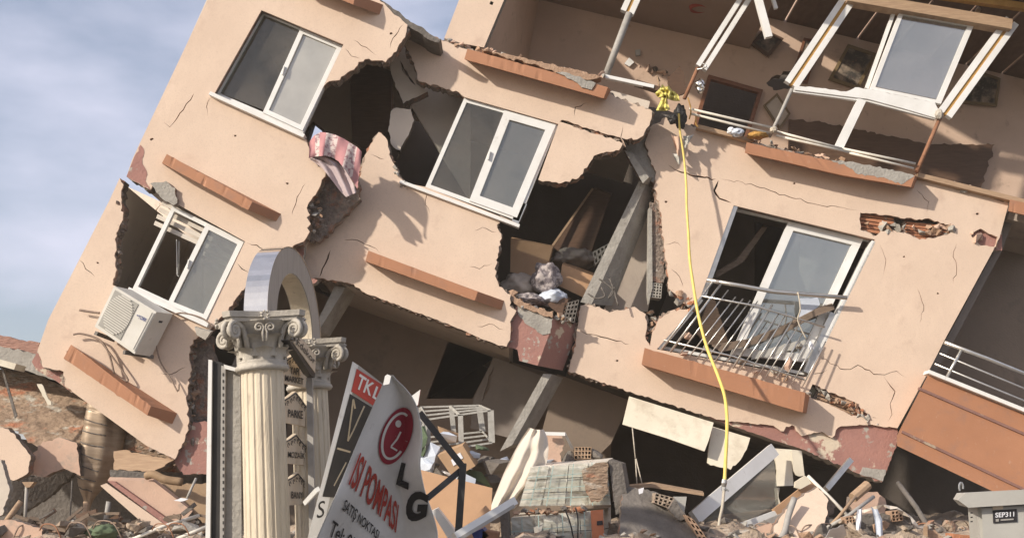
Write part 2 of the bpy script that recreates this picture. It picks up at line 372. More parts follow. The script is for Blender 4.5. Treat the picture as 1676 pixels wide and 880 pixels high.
m_core = M('masonry_core', (.36, .29, .235), (.22, .175, .14), scale=8, bump=.9, bscale=26, bdist=.04, spots=[((.42, .20, .12), 4.5, .50, .62), ((.46, .42, .37), 11., .58, .7)])
def glass_mat(name, dust, tr, gl, rough=.04):
    m = bpy.data.materials.new(name); m.use_nodes = True; nt = m.node_tree; N = nt.nodes; Lk = nt.links.new
    N.clear(); out = N.new('ShaderNodeOutputMaterial')
    d = N.new('ShaderNodeBsdfDiffuse'); g = N.new('ShaderNodeBsdfGlossy'); t = N.new('ShaderNodeBsdfTransparent')
    d.inputs['Color'].default_value = (*dust, 1); g.inputs['Color'].default_value = (.88, .85, .79, 1); g.inputs['Roughness'].default_value = rough
    t.inputs['Color'].default_value = (.8, .84, .83, 1)
    ge = N.new('ShaderNodeNewGeometry'); nz_ = N.new('ShaderNodeTexNoise'); nz_.inputs['Scale'].default_value = 2.2; nz_.inputs['Detail'].default_value = 6
    Lk(ge.outputs['Position'], nz_.inputs['Vector'])
    mr = N.new('ShaderNodeMapRange'); mr.inputs['From Min'].default_value = .3; mr.inputs['From Max'].default_value = .7
    mr.inputs['To Min'].default_value = max(0, tr - .15); mr.inputs['To Max'].default_value = min(1, tr + .15); Lk(nz_.outputs['Fac'], mr.inputs['Value'])
    m1 = N.new('ShaderNodeMixShader'); Lk(mr.outputs['Result'], m1.inputs[0]); Lk(d.outputs[0], m1.inputs[1]); Lk(t.outputs[0], m1.inputs[2])
    m2 = N.new('ShaderNodeMixShader'); m2.inputs[0].default_value = gl; Lk(m1.outputs[0], m2.inputs[1]); Lk(g.outputs[0], m2.inputs[2])
    n5 = N.new('ShaderNodeTexNoise'); n5.inputs['Scale'].default_value = .9; Lk(ge.outputs['Position'], n5.inputs['Vector'])
    bp = N.new('ShaderNodeBump'); bp.inputs['Strength'].default_value = .08; bp.inputs['Distance'].default_value = .1; Lk(n5.outputs['Fac'], bp.inputs['Height']); Lk(bp.outputs['Normal'], g.inputs['Normal'])
    Lk(m2.outputs[0], out.inputs['Surface']); return m
m_glass = glass_mat('dusty_window_glass', (.19, .18, .16), .58, .15)
m_glassmilky = glass_mat('milky_window_glass', (.42, .40, .35), .18, .20, .08)
m_glassclear = glass_mat('clear_door_glass', (.24, .245, .24), .55, .30)
m_glasslift = glass_mat('room_lift_glass', (.17, .145, .12), .80, .05)  # for added panes, a thin veil that brightens the dark rooms
m_film = glass_mat('clear_plastic_film', (.62, .57, .5), .80, .07, .2)
# ------------------------------------------------------------------ ground and the rubble bed
def ground():
    v = [(-600, -200, 0), (600, -200, 0), (600, 1500, 0), (-600, 1500, 0)]
    kind(mk('ground', v, [(0, 1, 2, 3)], m_asphalt), 'structure')
ground()

from mathutils import noise as MN
def mound(name, x0, x1, y0, y1, hf, nx, ny, mat, label):
    vs = []; fs = []
    for j in range(ny + 1):
        for i in range(nx + 1):
            x = x0 + (x1 - x0) * i / nx; y = y0 + (y1 - y0) * j / ny
            h = hf(x, y); e = min(1, min(i, nx - i, j, ny - j) / 4)
            vs.append((x, y, h * e + .003 - (.05 if e == 0 else 0)))
    for j in range(ny):
        for i in range(nx):
            a = j * (nx + 1) + i; fs.append((a, a + 1, a + nx + 2, a + nx + 1))
    o = mk(name, vs, fs, mat, smooth=False); kind(o, 'stuff'); return T(o, label, 'rubble')
def hf(x, y):
    n = MN.noise(Vector((x * 1.3, y * 1.3, 0))) * .16 + MN.noise(Vector((x * 4, y * 4, 3))) * .10 + MN.noise(Vector((x * 11, y * 11, 7))) * .04
    base = 1.18 + .02 * (y - 11)
    base += .10 * math.exp(-((x - 3.9) / 1.3) ** 2 - ((y - 12.6) / .8) ** 2) + .10 * math.exp(-((x - 2.0) / .6) ** 2 - ((y - 12.8) / .6) ** 2)
    if x < -2.3: base -= .06 * min(1, (-2.3 - x))
    return max(.1, base + n)
mound('rubble_heap', -9, 9, 10.6, 19.5, hf, 150, 70, m_dust, 'dusty heap of crushed brick and plaster under the collapsed building')

hz = bpy.data.materials.new('dusty_air'); hz.use_nodes = True; hz.node_tree.nodes.clear()
ho = hz.node_tree.nodes.new('ShaderNodeOutputMaterial'); hv = hz.node_tree.nodes.new('ShaderNodeVolumePrincipled')
hv.inputs['Color'].default_value = (.95, .85, .72, 1); hv.inputs['Density'].default_value = .0015
hz.node_tree.links.new(hv.outputs[0], ho.inputs['Volume'])
x0, x1, y0, y1, z0, z1 = -640, 640, -240, 1540, -1, 14.5
kind(mk('haze', [(x0, y0, z0), (x1, y0, z0), (x1, y1, z0), (x0, y1, z0), (x0, y0, z1), (x1, y0, z1), (x1, y1, z1), (x0, y1, z1)],
        [(3, 2, 1, 0), (4, 5, 6, 7), (0, 1, 5, 4), (1, 2, 6, 5), (2, 3, 7, 6), (3, 0, 4, 7)], hz), 'stuff')
bpy.data.objects['haze']['label'] = 'thin pale dust haze hanging in the air'; bpy.data.objects['haze']['category'] = 'haze'

# ------------------------------------------------------------------ the collapsed building
Y1, Y2, Y3 = 14.2, 14.7, 15.1
WT = .22
B = empty('apartment_building', (0, 15, 0), 'tilted peach apartment building torn open by deep cracks and holes', 'building')

# --- leftmost, foremost piece of the front wall
s1 = [(340, 0), (430, -200), (600, -130), (622, 2, 2), (640, 18, 1.5), (667, 41, 1.5), (663, 61, 1.5), (651, 78, 2), (641, 92, 2), (631, 102, 2), (615, 99, 2), (597, 97, 3), (573, 116, 3), (556, 131, 2), (539, 133, 2),
      (530, 141), (562, 73), (428, 17), (350, 155), (497, 221, 1.5), (502, 231, 2), (511, 262, 2.5), (533, 283, 3), (521, 310, 3), (512, 322, 3), (502, 340, 3), (506, 362, 3), (504, 384, 2), (497, 395, 2), (481, 401, 1.5),
      (462, 416, 2), (430, 440, 2), (402, 469, 2.5), (385, 490, 2.5), (367, 514, 2), (335, 546, 2.5), (316, 556, 2.5), (309, 579, 3), (311, 610, 3), (308, 630, 3), (305, 656, 3), (309, 683, 2.5), (306, 707, 2), (298, 726, 2), (286, 751, 1),
      (240, 729), (120, 642, 2), (106, 631, 2.5), (104, 608, 3), (70, 600, 2), (62, 571), (79, 523), (130, 424), (179, 328), (196, 291, 1.5), (202, 302, 2), (198, 322, 2.5), (201, 359, 2.5), (191, 386, 2.5), (188, 414, 2.5), (191, 441, 2.5),
      (184, 466), (214, 477), (338, 529), (401, 395), (290, 334, 1.5), (287, 322, 2), (272, 302, 2), (250, 300, 2), (246, 311, 1.5), (207, 289), (216, 262), (228, 236)]
c1 = [crack([(500, 300), (485, 330), (478, 352)], 1.1, 21), crack([(345, 160), (338, 175), (340, 190)], 1.0, 22), crack([(200, 470), (180, 490), (176, 505)], 1.1, 23), crack([(565, 80), (575, 92), (590, 96)], 1.0, 24), crack([(305, 600), (280, 612), (262, 610)], 1.1, 25), crack([(318, 152), (305, 170), (300, 180), (285, 200), (278, 208), (268, 200)], 1.6, 1), crack([(579, 66), (600, 78), (615, 90)], 1.3, 2),
      crack([(660, 40), (640, 70), (638, 80)], 1.4, 13), crack([(404, 397), (425, 405), (440, 413)], 1.4, 3),
      crack([(388, 430), (396, 440), (408, 446)], 1.8, 4), crack([(130, 425), (140, 440), (155, 452)], 1.2, 5)]
def core(pts, Y, holes, seed):
    return poly('masonry_core', pts, Y + .034, WT - .034, m_core, B, m_broken, holes, m_innerdark, seed=seed, step=4.0, grow=1.7)
def chip(x, y, r, sd):
    q = random.Random(sd); return [(x + r * q.uniform(.5, 1.2) * math.cos(k * .785) * 1.3, y + r * q.uniform(.5, 1.2) * math.sin(k * .785)) for k in range(8)]
w1 = poly('wall', s1, Y1, .032, m_plaster, B, m_plaster_old, c1 + [chip(385, 222, 2.2, 1), chip(248, 228, 2.5, 2), chip(160, 430, 2, 3), chip(112, 575, 2.5, 4), chip(470, 300, 2, 5), chip(640, 55, 2.2, 6), chip(330, 460 + 130, 2, 7)][:6], seed=3); core(s1, Y1, c1, 103)
lab(w1, 'leftmost foremost peach wall piece with two windows')
# exposed column corner on the left edge
poly('exposed_column', [(207, 289), (246, 311, 1.5), (238, 296, 2), (240, 280, 2), (233, 268, 2), (236, 250, 2), (230, 237, 2), (220, 256)], Y1 - .004, .05, m_primer, B, m_conc, seed=5)
poly('broken_plaster_flap', [(246, 300, 1.5), (272, 296, 2), (287, 308, 2), (290, 332, 2), (284, 336, 1.5), (262, 322, 1.5)], Y1 - .06, .1, m_conc, B, m_broken, seed=6)

# --- middle front wall: band above the window, and the piece below it
s2a = [(669, 41, 1), (686, 48, 2), (703, 61, 2), (720, 65, 1.5), (760, 80, 1), (800, 90, 1.5), (990, 146, 2), (1007, 160, 2.5), (1035, 169, 2), (1067, 181, 2), (1067, 190, 2), (1063, 205, 2.5), (1053, 222, 2.5), (1043, 228, 2), (1021, 227, 1.5),
       (990, 219, 1.5), (960, 209, 1.5), (920, 196), (916, 199), (935, 205, 1.5), (965, 217, 1.5), (1004, 228, 1.5), (1019, 235, 1.5), (1013, 246, 2), (988, 250, 2), (972, 255, 2), (961, 274, 2.5), (947, 291, 2.5), (920, 299, 2), (893, 296, 2), (881, 294),
       (914, 203), (760, 159, 1), (751, 151, 2), (720, 142, 2), (685, 133, 2), (678, 103, 2), (663, 73, 2)]
c2a = [crack([(940, 190), (942, 175), (965, 168)], 1.2, 5), crack([(1020, 205), (1016, 225), (1024, 240)], 1.2, 6)]
w2a = poly('wall', s2a, Y2, .032, m_plaster, B, m_plaster_old, c2a, seed=8); core(s2a, Y2, c2a, 108)
lab(w2a, 'peach wall band above the middle window')
s2b = [(620, 216, 2.5), (634, 230, 2.5), (637, 253, 2.5), (646, 270, 2.5), (657, 291, 2), (661, 299), (697, 306), (848, 366), (819, 353, 2), (814, 373, 3), (821, 390, 3), (812, 425, 3), (812, 455, 3), (817, 469, 2), (836, 482, 2), (834, 500, 2), (845, 508, 2.5),
       (835, 526, 2.5), (835, 550, 2.5), (829, 567, 2), (816, 565, 2), (797, 557, 2), (773, 547, 1.5), (753, 538, 1), (596, 478, 2), (579, 465, 2.5), (528, 455, 3), (512, 456, 3), (497, 450, 3), (487, 430, 3), (494, 402, 3), (508, 396, 2.5), (528, 385, 3), (556, 345, 3), (578, 322, 2), (600, 250, 2.5), (610, 232, 2)]
c2b = [crack([(808, 430), (785, 440), (768, 436)], 1.1, 31), crack([(700, 312), (696, 335), (704, 350)], 1.0, 32), crack([(812, 380), (790, 372), (775, 378)], 1.0, 33), crack([(826, 540), (800, 530), (780, 534)], 1.1, 34), crack([(541, 409), (532, 432), (523, 453)], 3.2, 7), crack([(563, 392), (585, 393), (605, 402), (622, 414)], 1.3, 8), crack([(606, 252), (616, 256), (630, 261)], 1.2, 9)]
w2b = poly('wall', s2b, Y2 + .002, .032, m_plaster, B, m_plaster_old, c2b, seed=9); core(s2b, Y2 + .002, c2b, 109)
lab(w2b, 'peach wall piece below the middle window')

# --- right front wall
s3 = [(1089, 192, 2), (1120, 204, 2), (1171, 218, 2), (1215, 229, 2), (1250, 239, 2), (1500, 294, 2), (1529, 300, 2), (1610, 320, 2), (1651, 333), (1636, 389, 1), (1626, 409), (1546, 556), (1518, 611), (1469, 700, 2),
      (1462, 699, 1), (1440, 697, 1), (1425, 694, 1), (1396, 696, 2), (1372, 699, 2), (1362, 716, 2), (1345, 706, 3), (1312, 713, 3), (1296, 695, 2.5), (1278, 705, 2.5), (1266, 696, 2), (1203, 690, 2), (1158, 681, 2), (1037, 643, 2), (980, 624, 2), (930, 607, 2),
      (936, 586, 2), (942, 560, 1), (950, 500, 2), (968, 499, 2), (998, 511, 2.5), (1032, 503, 2), (1042, 504, 2), (1057, 514, 2), (1059, 532, 2), (1056, 549, 2), (1064, 566), (1068, 543, 2), (1078, 522, 3), (1098, 508, 3), (1128, 506, 3), (1136, 503),
      (1075, 571), (1321, 617), (1432, 392), (1201, 336), (1146, 487), (1126, 500, 2.5), (1107, 483, 2.5), (1094, 472, 2.5), (1092, 438, 2.5), (1087, 405, 2.5), (1083, 360, 2.5), (1071, 303, 2.5), (1074, 281, 2.5), (1063, 257, 2.5), (1057, 230, 2.5), (1064, 208, 2)]
h3 = [[(1408, 348, 2), (1455, 352, 2), (1500, 360, 2), (1520, 357, 2), (1558, 371, 2), (1565, 378, 2), (1540, 386, 2), (1505, 392, 2), (1490, 384, 2), (1460, 376, 2), (1442, 378, 2), (1434, 386, 2), (1408, 376, 2)],
      [(1588, 383, 1.5), (1605, 374, 1.5), (1633, 388), (1630, 404, 1.5), (1605, 402, 1.5)],
      [(1330, 628, 2), (1345, 636, 2), (1372, 647, 2), (1398, 657, 2), (1415, 674, 2), (1436, 684, 1), (1424, 680, 1), (1394, 680, 1.5), (1361, 664, 2), (1327, 650, 2), (1324, 640, 1)],
      crack([(1094, 270), (1105, 278), (1130, 287), (1172, 293)], 3.2, 11), crack([(1176, 295), (1169, 312), (1178, 325), (1197, 332)], 4.0, 12),
      crack([(1178, 293), (1215, 298), (1270, 315), (1330, 333), (1404, 344)], 1.3, 13), crack([(1340, 581), (1375, 603), (1392, 604), (1404, 597), (1430, 612), (1448, 613), (1468, 607), (1484, 617)], 1.5, 14),
      crack([(1446, 615), (1458, 632), (1465, 640), (1457, 660), (1460, 678), (1453, 690)], 1.6, 15), crack([(1566, 398), (1560, 420), (1566, 440), (1560, 465)], 1.2, 16),
      crack([(945, 540), (975, 548), (1000, 555), (1030, 563)], 1.4, 17), crack([(1328, 613), (1345, 610), (1356, 604)], 1.2, 19)]
h3 += [crack([(1098, 440), (1112, 452), (1118, 470)], 1.1, 51), crack([(1090, 400), (1104, 396), (1116, 404)], 1.0, 52), crack([(1440, 400), (1450, 425), (1446, 450)], 1.0, 53), crack([(1500, 310), (1520, 330), (1516, 350)], 1.0, 54), crack([(1330, 620 - 8), (1336, 600), (1346, 590)], 1.0, 55), crack([(1240, 250), (1262, 262), (1290, 268)], 1.1, 41), crack([(1500, 470), (1512, 500), (1505, 530)], 1.0, 42), crack([(1090, 590), (1120, 612), (1150, 618), (1180, 640)], 1.2, 43)]
w3 = poly('wall', s3, Y3, .036, m_plaster, B, m_plaster_old, h3 + [chip(1480, 420, 1.8, 8), chip(1300, 300, 2, 9), chip(1090, 330, 2.2, 10), chip(1535, 480, 1.8, 11), chip(1600, 350, 2.4, 12), chip(1010, 590, 2.2, 13)], seed=12)
core([p for p in s3 if not (1150 < p[0] < 1464 and p[1] > 670)][:13] + [(1468, 697, 1), (1396, 690), (1320, 684), (1158, 668), (1037, 640, 2)] + [p for p in s3[s3.index((980, 624, 2)):]], Y3 + .004, h3, 112)
lab(w3, 'rightmost peach wall piece with the railed balcony door')
# red primed concrete beam the plaster has fallen off
poly('exposed_beam', [(1150, 672), (1300, 690), (1420, 676), (1469, 701, 1.5), (1467, 727, 2), (1455, 760, 2), (1443, 789, 2.5), (1407, 775, 1.5), (1314, 735, .8), (1256, 716, .8), (1150, 680)], Y3 + .045, .3, m_primer, B, m_conc, seed=4)
poly('broken_concrete_edge', [(1407, 775, 2), (1445, 787, 2), (1450, 768, 1.5), (1412, 764, 2)], Y3 + .03, .25, m_conc, B, m_conc, seed=41)
# chunky beam end between middle and right wall
loft('exposed_beam_end', [(845, 500), (905, 522), (903, 535), (880, 598), (850, 590), (847, 572), (829, 567), (835, 530)], 14.78, [(850, 500), (945, 528), (944, 545), (921, 606), (884, 598), (850, 575), (840, 567), (840, 530)], 15.2, m_primer, B)
poly('crumbled_concrete', [(845, 498, 2), (905, 521, 2), (901, 545, 3), (888, 548, 3), (870, 535, 3), (852, 520, 3)], 14.772, .1, m_conc, B, m_conc, seed=43)
poly('split_timber', [(836, 480, 1.5), (858, 495, 1.5), (905, 512, 1.5), (904, 520, 1.5), (850, 502, 1.5), (838, 492, 1.5)], 14.74, .08, m_brickdust, B, m_brickdust, seed=44)

# --- broken brick showing in the gaps
def ribs(name, quad, n, Y, mat, par, back):
    mb = MB(); rnd = random.Random(int(quad[0][0]))
    for i in range(n):
        a = (i + .1) / n; b = (i + .82) / n; u0 = rnd.uniform(0, .05); u1 = 1 - rnd.uniform(0, .12)
        vs, fs, mi = prism([bil(quad, u0, a), bil(quad, u1, a), bil(quad, u1, b), bil(quad, u0, b)], Y + rnd.uniform(0, .02), .06); mb.add((vs, fs))
    vs, fs, mi = prism([bil(quad, -.02, -.02), bil(quad, 1.02, -.02), bil(quad, 1.02, 1.02), bil(quad, -.02, 1.02)], Y + .04, .08); mb.add((vs, fs), 1)
    return mb.build(name, [mat, back], par)
ribs('exposed_brick', [(1405, 342), (1465, 350), (1460, 386), (1402, 378)], 6, Y3 + .07, m_brick, B, m_broken)
ribs('exposed_brick', [(1480, 362), (1570, 370), (1565, 396), (1478, 390)], 6, Y3 + .07, m_brick, B, m_broken)
ribs('exposed_brick', [(1345, 632), (1445, 672), (1440, 697), (1330, 655)], 5, Y3 + .06, m_brickdust, B, m_broken)
poly('exposed_beam', [(1580, 376), (1640, 372), (1640, 410), (1580, 408)], Y3 + .06, .1, m_primer, B, m_conc, seed=45)

def chunk_v(c, s, seed, n=13, rot=None):
    rnd = random.Random(seed); bm = bmesh.new()
    for i in range(n):
        v = Vector((rnd.uniform(-1, 1), rnd.uniform(-1, 1), rnd.uniform(-1, 1)))
        mxx = max(abs(v.x), abs(v.y), abs(v.z)); v = v / mxx * rnd.uniform(.75, 1)
        bm.verts.new(Vector((v.x * s[0] / 2, v.y * s[1] / 2, v.z * s[2] / 2)))
    bmesh.ops.convex_hull(bm, input=bm.verts)
    for v in [v for v in bm.verts if not v.link_faces]: bm.verts.remove(v)
    bm.verts.index_update()
    R = Matrix.Rotation(rot if rot is not None else rnd.uniform(-.6, .6), 3, 'Y') @ Matrix.Rotation(rnd.uniform(-.4, .4), 3, 'X') @ Matrix.Rotation(rnd.uniform(0, 3), 3, 'Z')
    vs = [Vector(c) + R @ v.co for v in bm.verts]; fs = [tuple(v.index for v in f.verts) for f in bm.faces]; bm.free(); return vs, fs
def crumbs(name, pts, Y, mats, par, n, smin, smax, seed, spread=5):
    """loose plaster and brick bits clinging to a broken edge, one mesh"""
    rnd = random.Random(seed); mb = MB()
    for i in range(n):
        k = rnd.randrange(len(pts) - 1); t = rnd.random(); x, y = lerp(pts[k], pts[k + 1], t)
        s = rnd.uniform(smin, smax)
        mb.add(chunk_v(P(x + rnd.uniform(-spread, spread), y + rnd.uniform(-spread, spread), Y + rnd.uniform(-.03, .08)), (s * rnd.uniform(.8, 1.8), s, s * rnd.uniform(.6, 1.2)), seed * 100 + i, 9), rnd.randrange(len(mats)))
    return kind(mb.build(name, mats, par), 'stuff')
crumbs('plaster_crumbs', [(1410, 372), (1450, 372), (1490, 380), (1560, 374), (1600, 392)], Y3 + .02, [m_conc, m_plaster_old, m_brickdust], B, 34, .05, .14, 5, 7)
crumbs('plaster_crumbs', [(1325, 636), (1370, 655), (1400, 672), (1440, 694)], Y3 + .02, [m_brick, m_brickdust, m_conc], B, 44, .05, .13, 6, 8)
crumbs('plaster_crumbs', [(1100, 478), (1118, 492), (1135, 502), (1106, 500)], Y3, [m_brick, m_brickdust, m_conc], B, 26, .05, .12, 7, 6)
crumbs('plaster_crumbs', [(1060, 505), (1070, 525), (1062, 552)], Y3 + .05, [m_conc, m_brickdust], B, 10, .06, .15, 8, 4)
crumbs('plaster_crumbs', [(512, 330), (520, 360), (515, 385)], Y1 + .12, [m_broken, m_conc, m_brickdust], B, 18, .05, .12, 9, 8)
crumbs('plaster_crumbs', [(640, 262), (655, 290), (662, 308)], Y2, [m_brick, m_conc, m_brickdust], B, 14, .04, .10, 10, 4)
crumbs('plaster_crumbs', [(735, 68), (765, 78), (830, 92), (900, 108), (990, 128)], Y2 + .04, [m_brickdust, m_plaster_old, m_conc], B, 40, .05, .12, 11, 3)
crumbs('plaster_crumbs', [(1130, 206), (1250, 236), (1380, 268), (1500, 290), (1650, 328)], Y3 + .05, [m_brickdust, m_plaster_old, m_conc], B, 60, .05, .13, 12, 4)
crumbs('plaster_crumbs', [(836, 482), (860, 500), (905, 516), (940, 525)], 14.8, [m_conc, m_brickdust], B, 30, .05, .11, 13, 4)
crumbs('plaster_crumbs', [(186, 462), (196, 380), (200, 310)], Y1 + .05, [m_broken, m_brickdust], B, 20, .05, .10, 14, 4)
crumbs('plaster_crumbs', [(310, 570), (310, 640), (306, 700), (318, 745)], Y1 + .14, [m_conc, m_broken, m_brickdust], B, 34, .06, .14, 15, 8)
# broken masonry seen at the torn joints
poly('torn_masonry', [(505, 300, 3), (530, 268, 3), (585, 290, 3), (590, 325, 3), (560, 355, 3), (535, 385, 3), (510, 397, 2), (498, 375, 3), (496, 340, 3)], Y1 + .30, .15, m_broken, B, m_broken, seed=51)
poly('torn_masonry', [(460, 405, 2), (498, 392, 2), (496, 420, 3), (505, 450, 3), (520, 458, 2), (500, 475, 2), (470, 440, 2)], Y1 + .28, .15, m_primer, B, m_conc, seed=52)
poly('torn_masonry', [(282, 752, 1), (297, 727, 2), (307, 706, 2), (316, 690, 2), (345, 690, 2), (340, 775, 2), (300, 776, 2)], Y1 + .1, .3, m_primer, B, m_conc, seed=53)
poly('torn_masonry', [(311, 560, 2), (345, 548, 3), (350, 600, 3), (345, 690, 3), (318, 700, 3), (312, 640, 3)], Y1 + .3, .2, m_broken, B, m_broken, seed=54)
poly('torn_masonry', [(665, 42, 1), (690, 70, 2), (686, 135, 2), (700, 150, 2), (660, 170, 2), (640, 120, 2), (640, 95, 2)], 15.1, .2, m_inner2, B, m_broken, [crack([(655, 100), (668, 125), (680, 140)], 5, 3)], seed=55)
poly('loose_wall_flap', [(640, 182, 1.5), (650, 176, 1.5), (672, 179, 1.5), (678, 197, 2), (665, 226, 2), (655, 246, 2), (643, 240, 2), (635, 214, 2)], 15.0, .1, m_inner2, B, m_broken, seed=56)
poly('torn_masonry', [(1019, 232, 2), (1060, 222, 2), (1062, 250, 2), (1078, 285, 2), (1072, 300, 1), (1050, 290, 2), (1030, 255, 2)], Y3 + .06, .2, m_conc, B, m_broken, seed=57)
poly('torn_masonry', [(1000, 155, 2), (1075, 178, 2), (1110, 185, 3), (1100, 215, 3), (1063, 205, 2), (1040, 178, 2)], Y3 + .02, .3, m_concd, B, m_broken, seed=58)
# broken hollow brick edge standing in the big hole
def lattice(name, quad, nx, ny, Y, d, mat, par, wall=.2, T_=None):
    hs = []
    for j in range(ny):
        for i in range(nx):
            u0, u1 = (i + wall) / nx, (i + 1 - wall) / nx; v0, v1 = (j + wall) / ny, (j + 1 - wall) / ny
            hs.append([bil(quad, u0, v0), bil(quad, u1, v0), bil(quad, u1, v1), bil(quad, u0, v1)])
    vs, fs, mi = prism(quad, Y, d, hs)
    return mk(name, vs, fs, mat, par)
lattice('broken_hollow_brick', [(1066, 462), (1084, 464), (1082, 488), (1063, 486)], 4, 5, Y3 + .1, .2, m_conc, B)
poly('broken_wall_strip', [(1064, 330, 1), (1082, 335, 2), (1088, 400, 3), (1086, 462, 2), (1066, 462, 1), (1066, 400, 1)], Y3 + .12, .2, m_broken, B, m_broken, seed=60)
poly('broken_wall_strip', [(1062, 340), (1067, 342), (1068, 470), (1062, 496), (1060, 480)], Y3 + .08, .16, m_conc, B, m_conc, seed=61)

# --- roof edge left of the gap, and terracotta sills
def sill(front, back, depth, Yw, mat=m_terra, name='window_ledge'):
    N_ = 36; rnd = random.Random(int(front[0][0]) + 5)
    n_ = len(front); top = front[:n_ // 2]; bot = front[n_ // 2:][::-1]; tb_ = back[:n_ // 2]; bb = back[n_ // 2:][::-1]
    def al(c, t):
        k = t * (len(c) - 1); i = min(int(k), len(c) - 2); return lerp(c[i], c[i + 1], k - i)
    vs = []
    for i in range(N_ + 1):
        t = i / N_
        def j_(p, Y, a): q = P(p[0], p[1], Y); c_ = a * (6 if rnd.random() < .12 else 1); return q + Vector((0, abs(rnd.gauss(0, c_)) if c_ > a else 0, rnd.gauss(0, c_)))
        e = .0009
        vs += [j_(al(top, t), Yw - depth, e), j_(al(bot, t), Yw - depth, e), P(*al(bb, t), Yw - .001), P(*al(tb_, t), Yw - .001)]
    fs = [(0, 1, 2, 3), tuple(N_ * 4 + k for k in (3, 2, 1, 0))]
    for i in range(N_):
        for k in range(4): fs.append((i * 4 + k, i * 4 + (k + 1) % 4, i * 4 + 4 + (k + 1) % 4, i * 4 + 4 + k))
    return mk(name, vs, fs, mat, B)
sill([(273, 252), (413, 330), (406, 344), (265, 267)], [(275, 254), (460, 350), (452, 362), (267, 269)], .25, Y1)
sill([(116, 563), (247, 664), (241, 679), (104, 586)], [(118, 565), (290, 676), (282, 693), (106, 588)], .25, Y1)
sill([(603, 410), (782, 477), (777, 492), (598, 427)], [(606, 413), (825, 492), (821, 507), (601, 430)], .28, Y2)
s4 = sill([(1055, 569), (1318, 642), (1314, 675), (1050, 596)], [(1060, 572), (1325, 648), (1320, 676), (1055, 600)], .34, Y3)
sill([(765, 80), (995, 143), (988, 161), (760, 97)], [(770, 84), (1000, 148), (992, 163), (765, 100)], .32, Y2)
sill([(1222, 233), (1360, 263), (1498, 287), (1491, 306), (1380, 287), (1219, 250)], [(1226, 237), (1362, 266), (1502, 290), (1495, 308), (1382, 290), (1223, 252)], .30, Y3)
sill([(480, -50), (582, -8), (578, 8), (474, -34)], [(484, -46), (627, 8), (621, 24), (478, -30)], .28, Y1)
sill([(1653, 326), (1760, 352), (1758, 372), (1650, 345)], [(1655, 328), (1762, 354), (1760, 374), (1652, 347)], .20, Y3)
poly('broken_ledge_top', [(788, 80, 2), (815, 86, 2), (870, 98, 2), (960, 118, 2), (985, 126, 2), (960, 131, 2.5), (900, 114, 2.5), (835, 96, 2)], Y2 - .335, .2, m_brickdust, B, m_brickdust, seed=62)
poly('broken_ledge_top', [(910, 118, 2), (935, 122, 2), (975, 136, 2), (968, 147, 2), (952, 143, 2), (935, 130, 2)], Y2 - .338, .1, m_conc, B, m_conc, seed=63)
poly('broken_ledge_top', [(1360, 262, 1.5), (1400, 266, 2), (1470, 280, 2), (1497, 288, 1.5), (1475, 302, 2), (1440, 290, 2.5), (1400, 283, 2.5), (1385, 272, 2)], Y3 - .303, .1, m_conc, B, m_conc, seed=64)
poly('roof_edge', [(560, -60, 1), (605, -14, 2), (628, 3, 2), (648, 17, 2), (672, 36, 2), (690, 44, 2), (704, 56, 2), (722, 64, 2), (718, 70, 2), (700, 64, 2), (684, 52, 2), (664, 43, 2), (640, 25, 2), (610, 4, 2), (560, -40, 1)], Y1 + .03, .5, m_concd, B, m_concd, seed=65)

# --- slabs, inner walls and back walls
def slab(name, q, Y, t, mat, side=None): return poly(name, q, Y, t, mat, B, side or mat)
slab('side_wall', [(372, -75), (391, -75), (226, 285), (210, 285)], Y1 + WT + .003, 4, m_inner2)
slab('side_wall', [(197, 300), (209, 306), (92, 572), (76, 560)], Y1 + WT + .003, 4, m_inner2)
slab('floor_slab', [(256, 297), (500, 388), (495, 405), (262, 318)], Y1 + WT + .005, 3.9, m_inner2)
slab('roof_slab', [(345, -90), (600, -14), (600, 20), (340, -45)], Y1 + WT + .006, 3.9, m_inner2)
slab('roof_slab', [(602, -10), (655, 30), (650, 48), (602, 22)], Y1 + WT + .006, 3.9, m_inner2)
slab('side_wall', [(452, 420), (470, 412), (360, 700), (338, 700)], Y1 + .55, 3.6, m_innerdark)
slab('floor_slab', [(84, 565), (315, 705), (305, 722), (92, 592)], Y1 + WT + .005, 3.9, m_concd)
slab('floor_slab', [(512, 434), (840, 545), (833, 563), (520, 452)], Y2 + WT + .006, 3.8, m_inner)
slab('floor_slab', [(724, 68), (1064, 166), (1060, 182), (720, 90)], Y2 + WT + .006, 3.6, m_inner2)
slab('floor_slab', [(1092, 196), (1649, 336), (1645, 352), (1088, 214)], Y3 + WT + .006, 3.3, m_inner)
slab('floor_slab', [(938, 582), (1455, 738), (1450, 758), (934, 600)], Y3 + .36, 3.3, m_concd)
sg = [(505, 224), (513, 200), (528, 212), (522, 240), (508, 246)]
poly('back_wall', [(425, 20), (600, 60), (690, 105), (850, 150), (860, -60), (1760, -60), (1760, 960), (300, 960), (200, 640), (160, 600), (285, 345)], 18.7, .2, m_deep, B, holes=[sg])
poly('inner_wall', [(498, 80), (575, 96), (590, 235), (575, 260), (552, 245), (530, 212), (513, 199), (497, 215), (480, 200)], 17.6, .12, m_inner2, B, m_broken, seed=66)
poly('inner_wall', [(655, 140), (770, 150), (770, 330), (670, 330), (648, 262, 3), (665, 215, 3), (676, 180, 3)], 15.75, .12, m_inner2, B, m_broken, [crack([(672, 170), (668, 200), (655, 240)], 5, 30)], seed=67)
poly('inner_wall', [(196, 300), (330, 360), (330, 540), (80, 560)], 17.4, .12, m_inner2, B, m_inner2, [crack([(262, 330), (240, 390), (225, 420), (205, 470)], 3, 33)], seed=68)
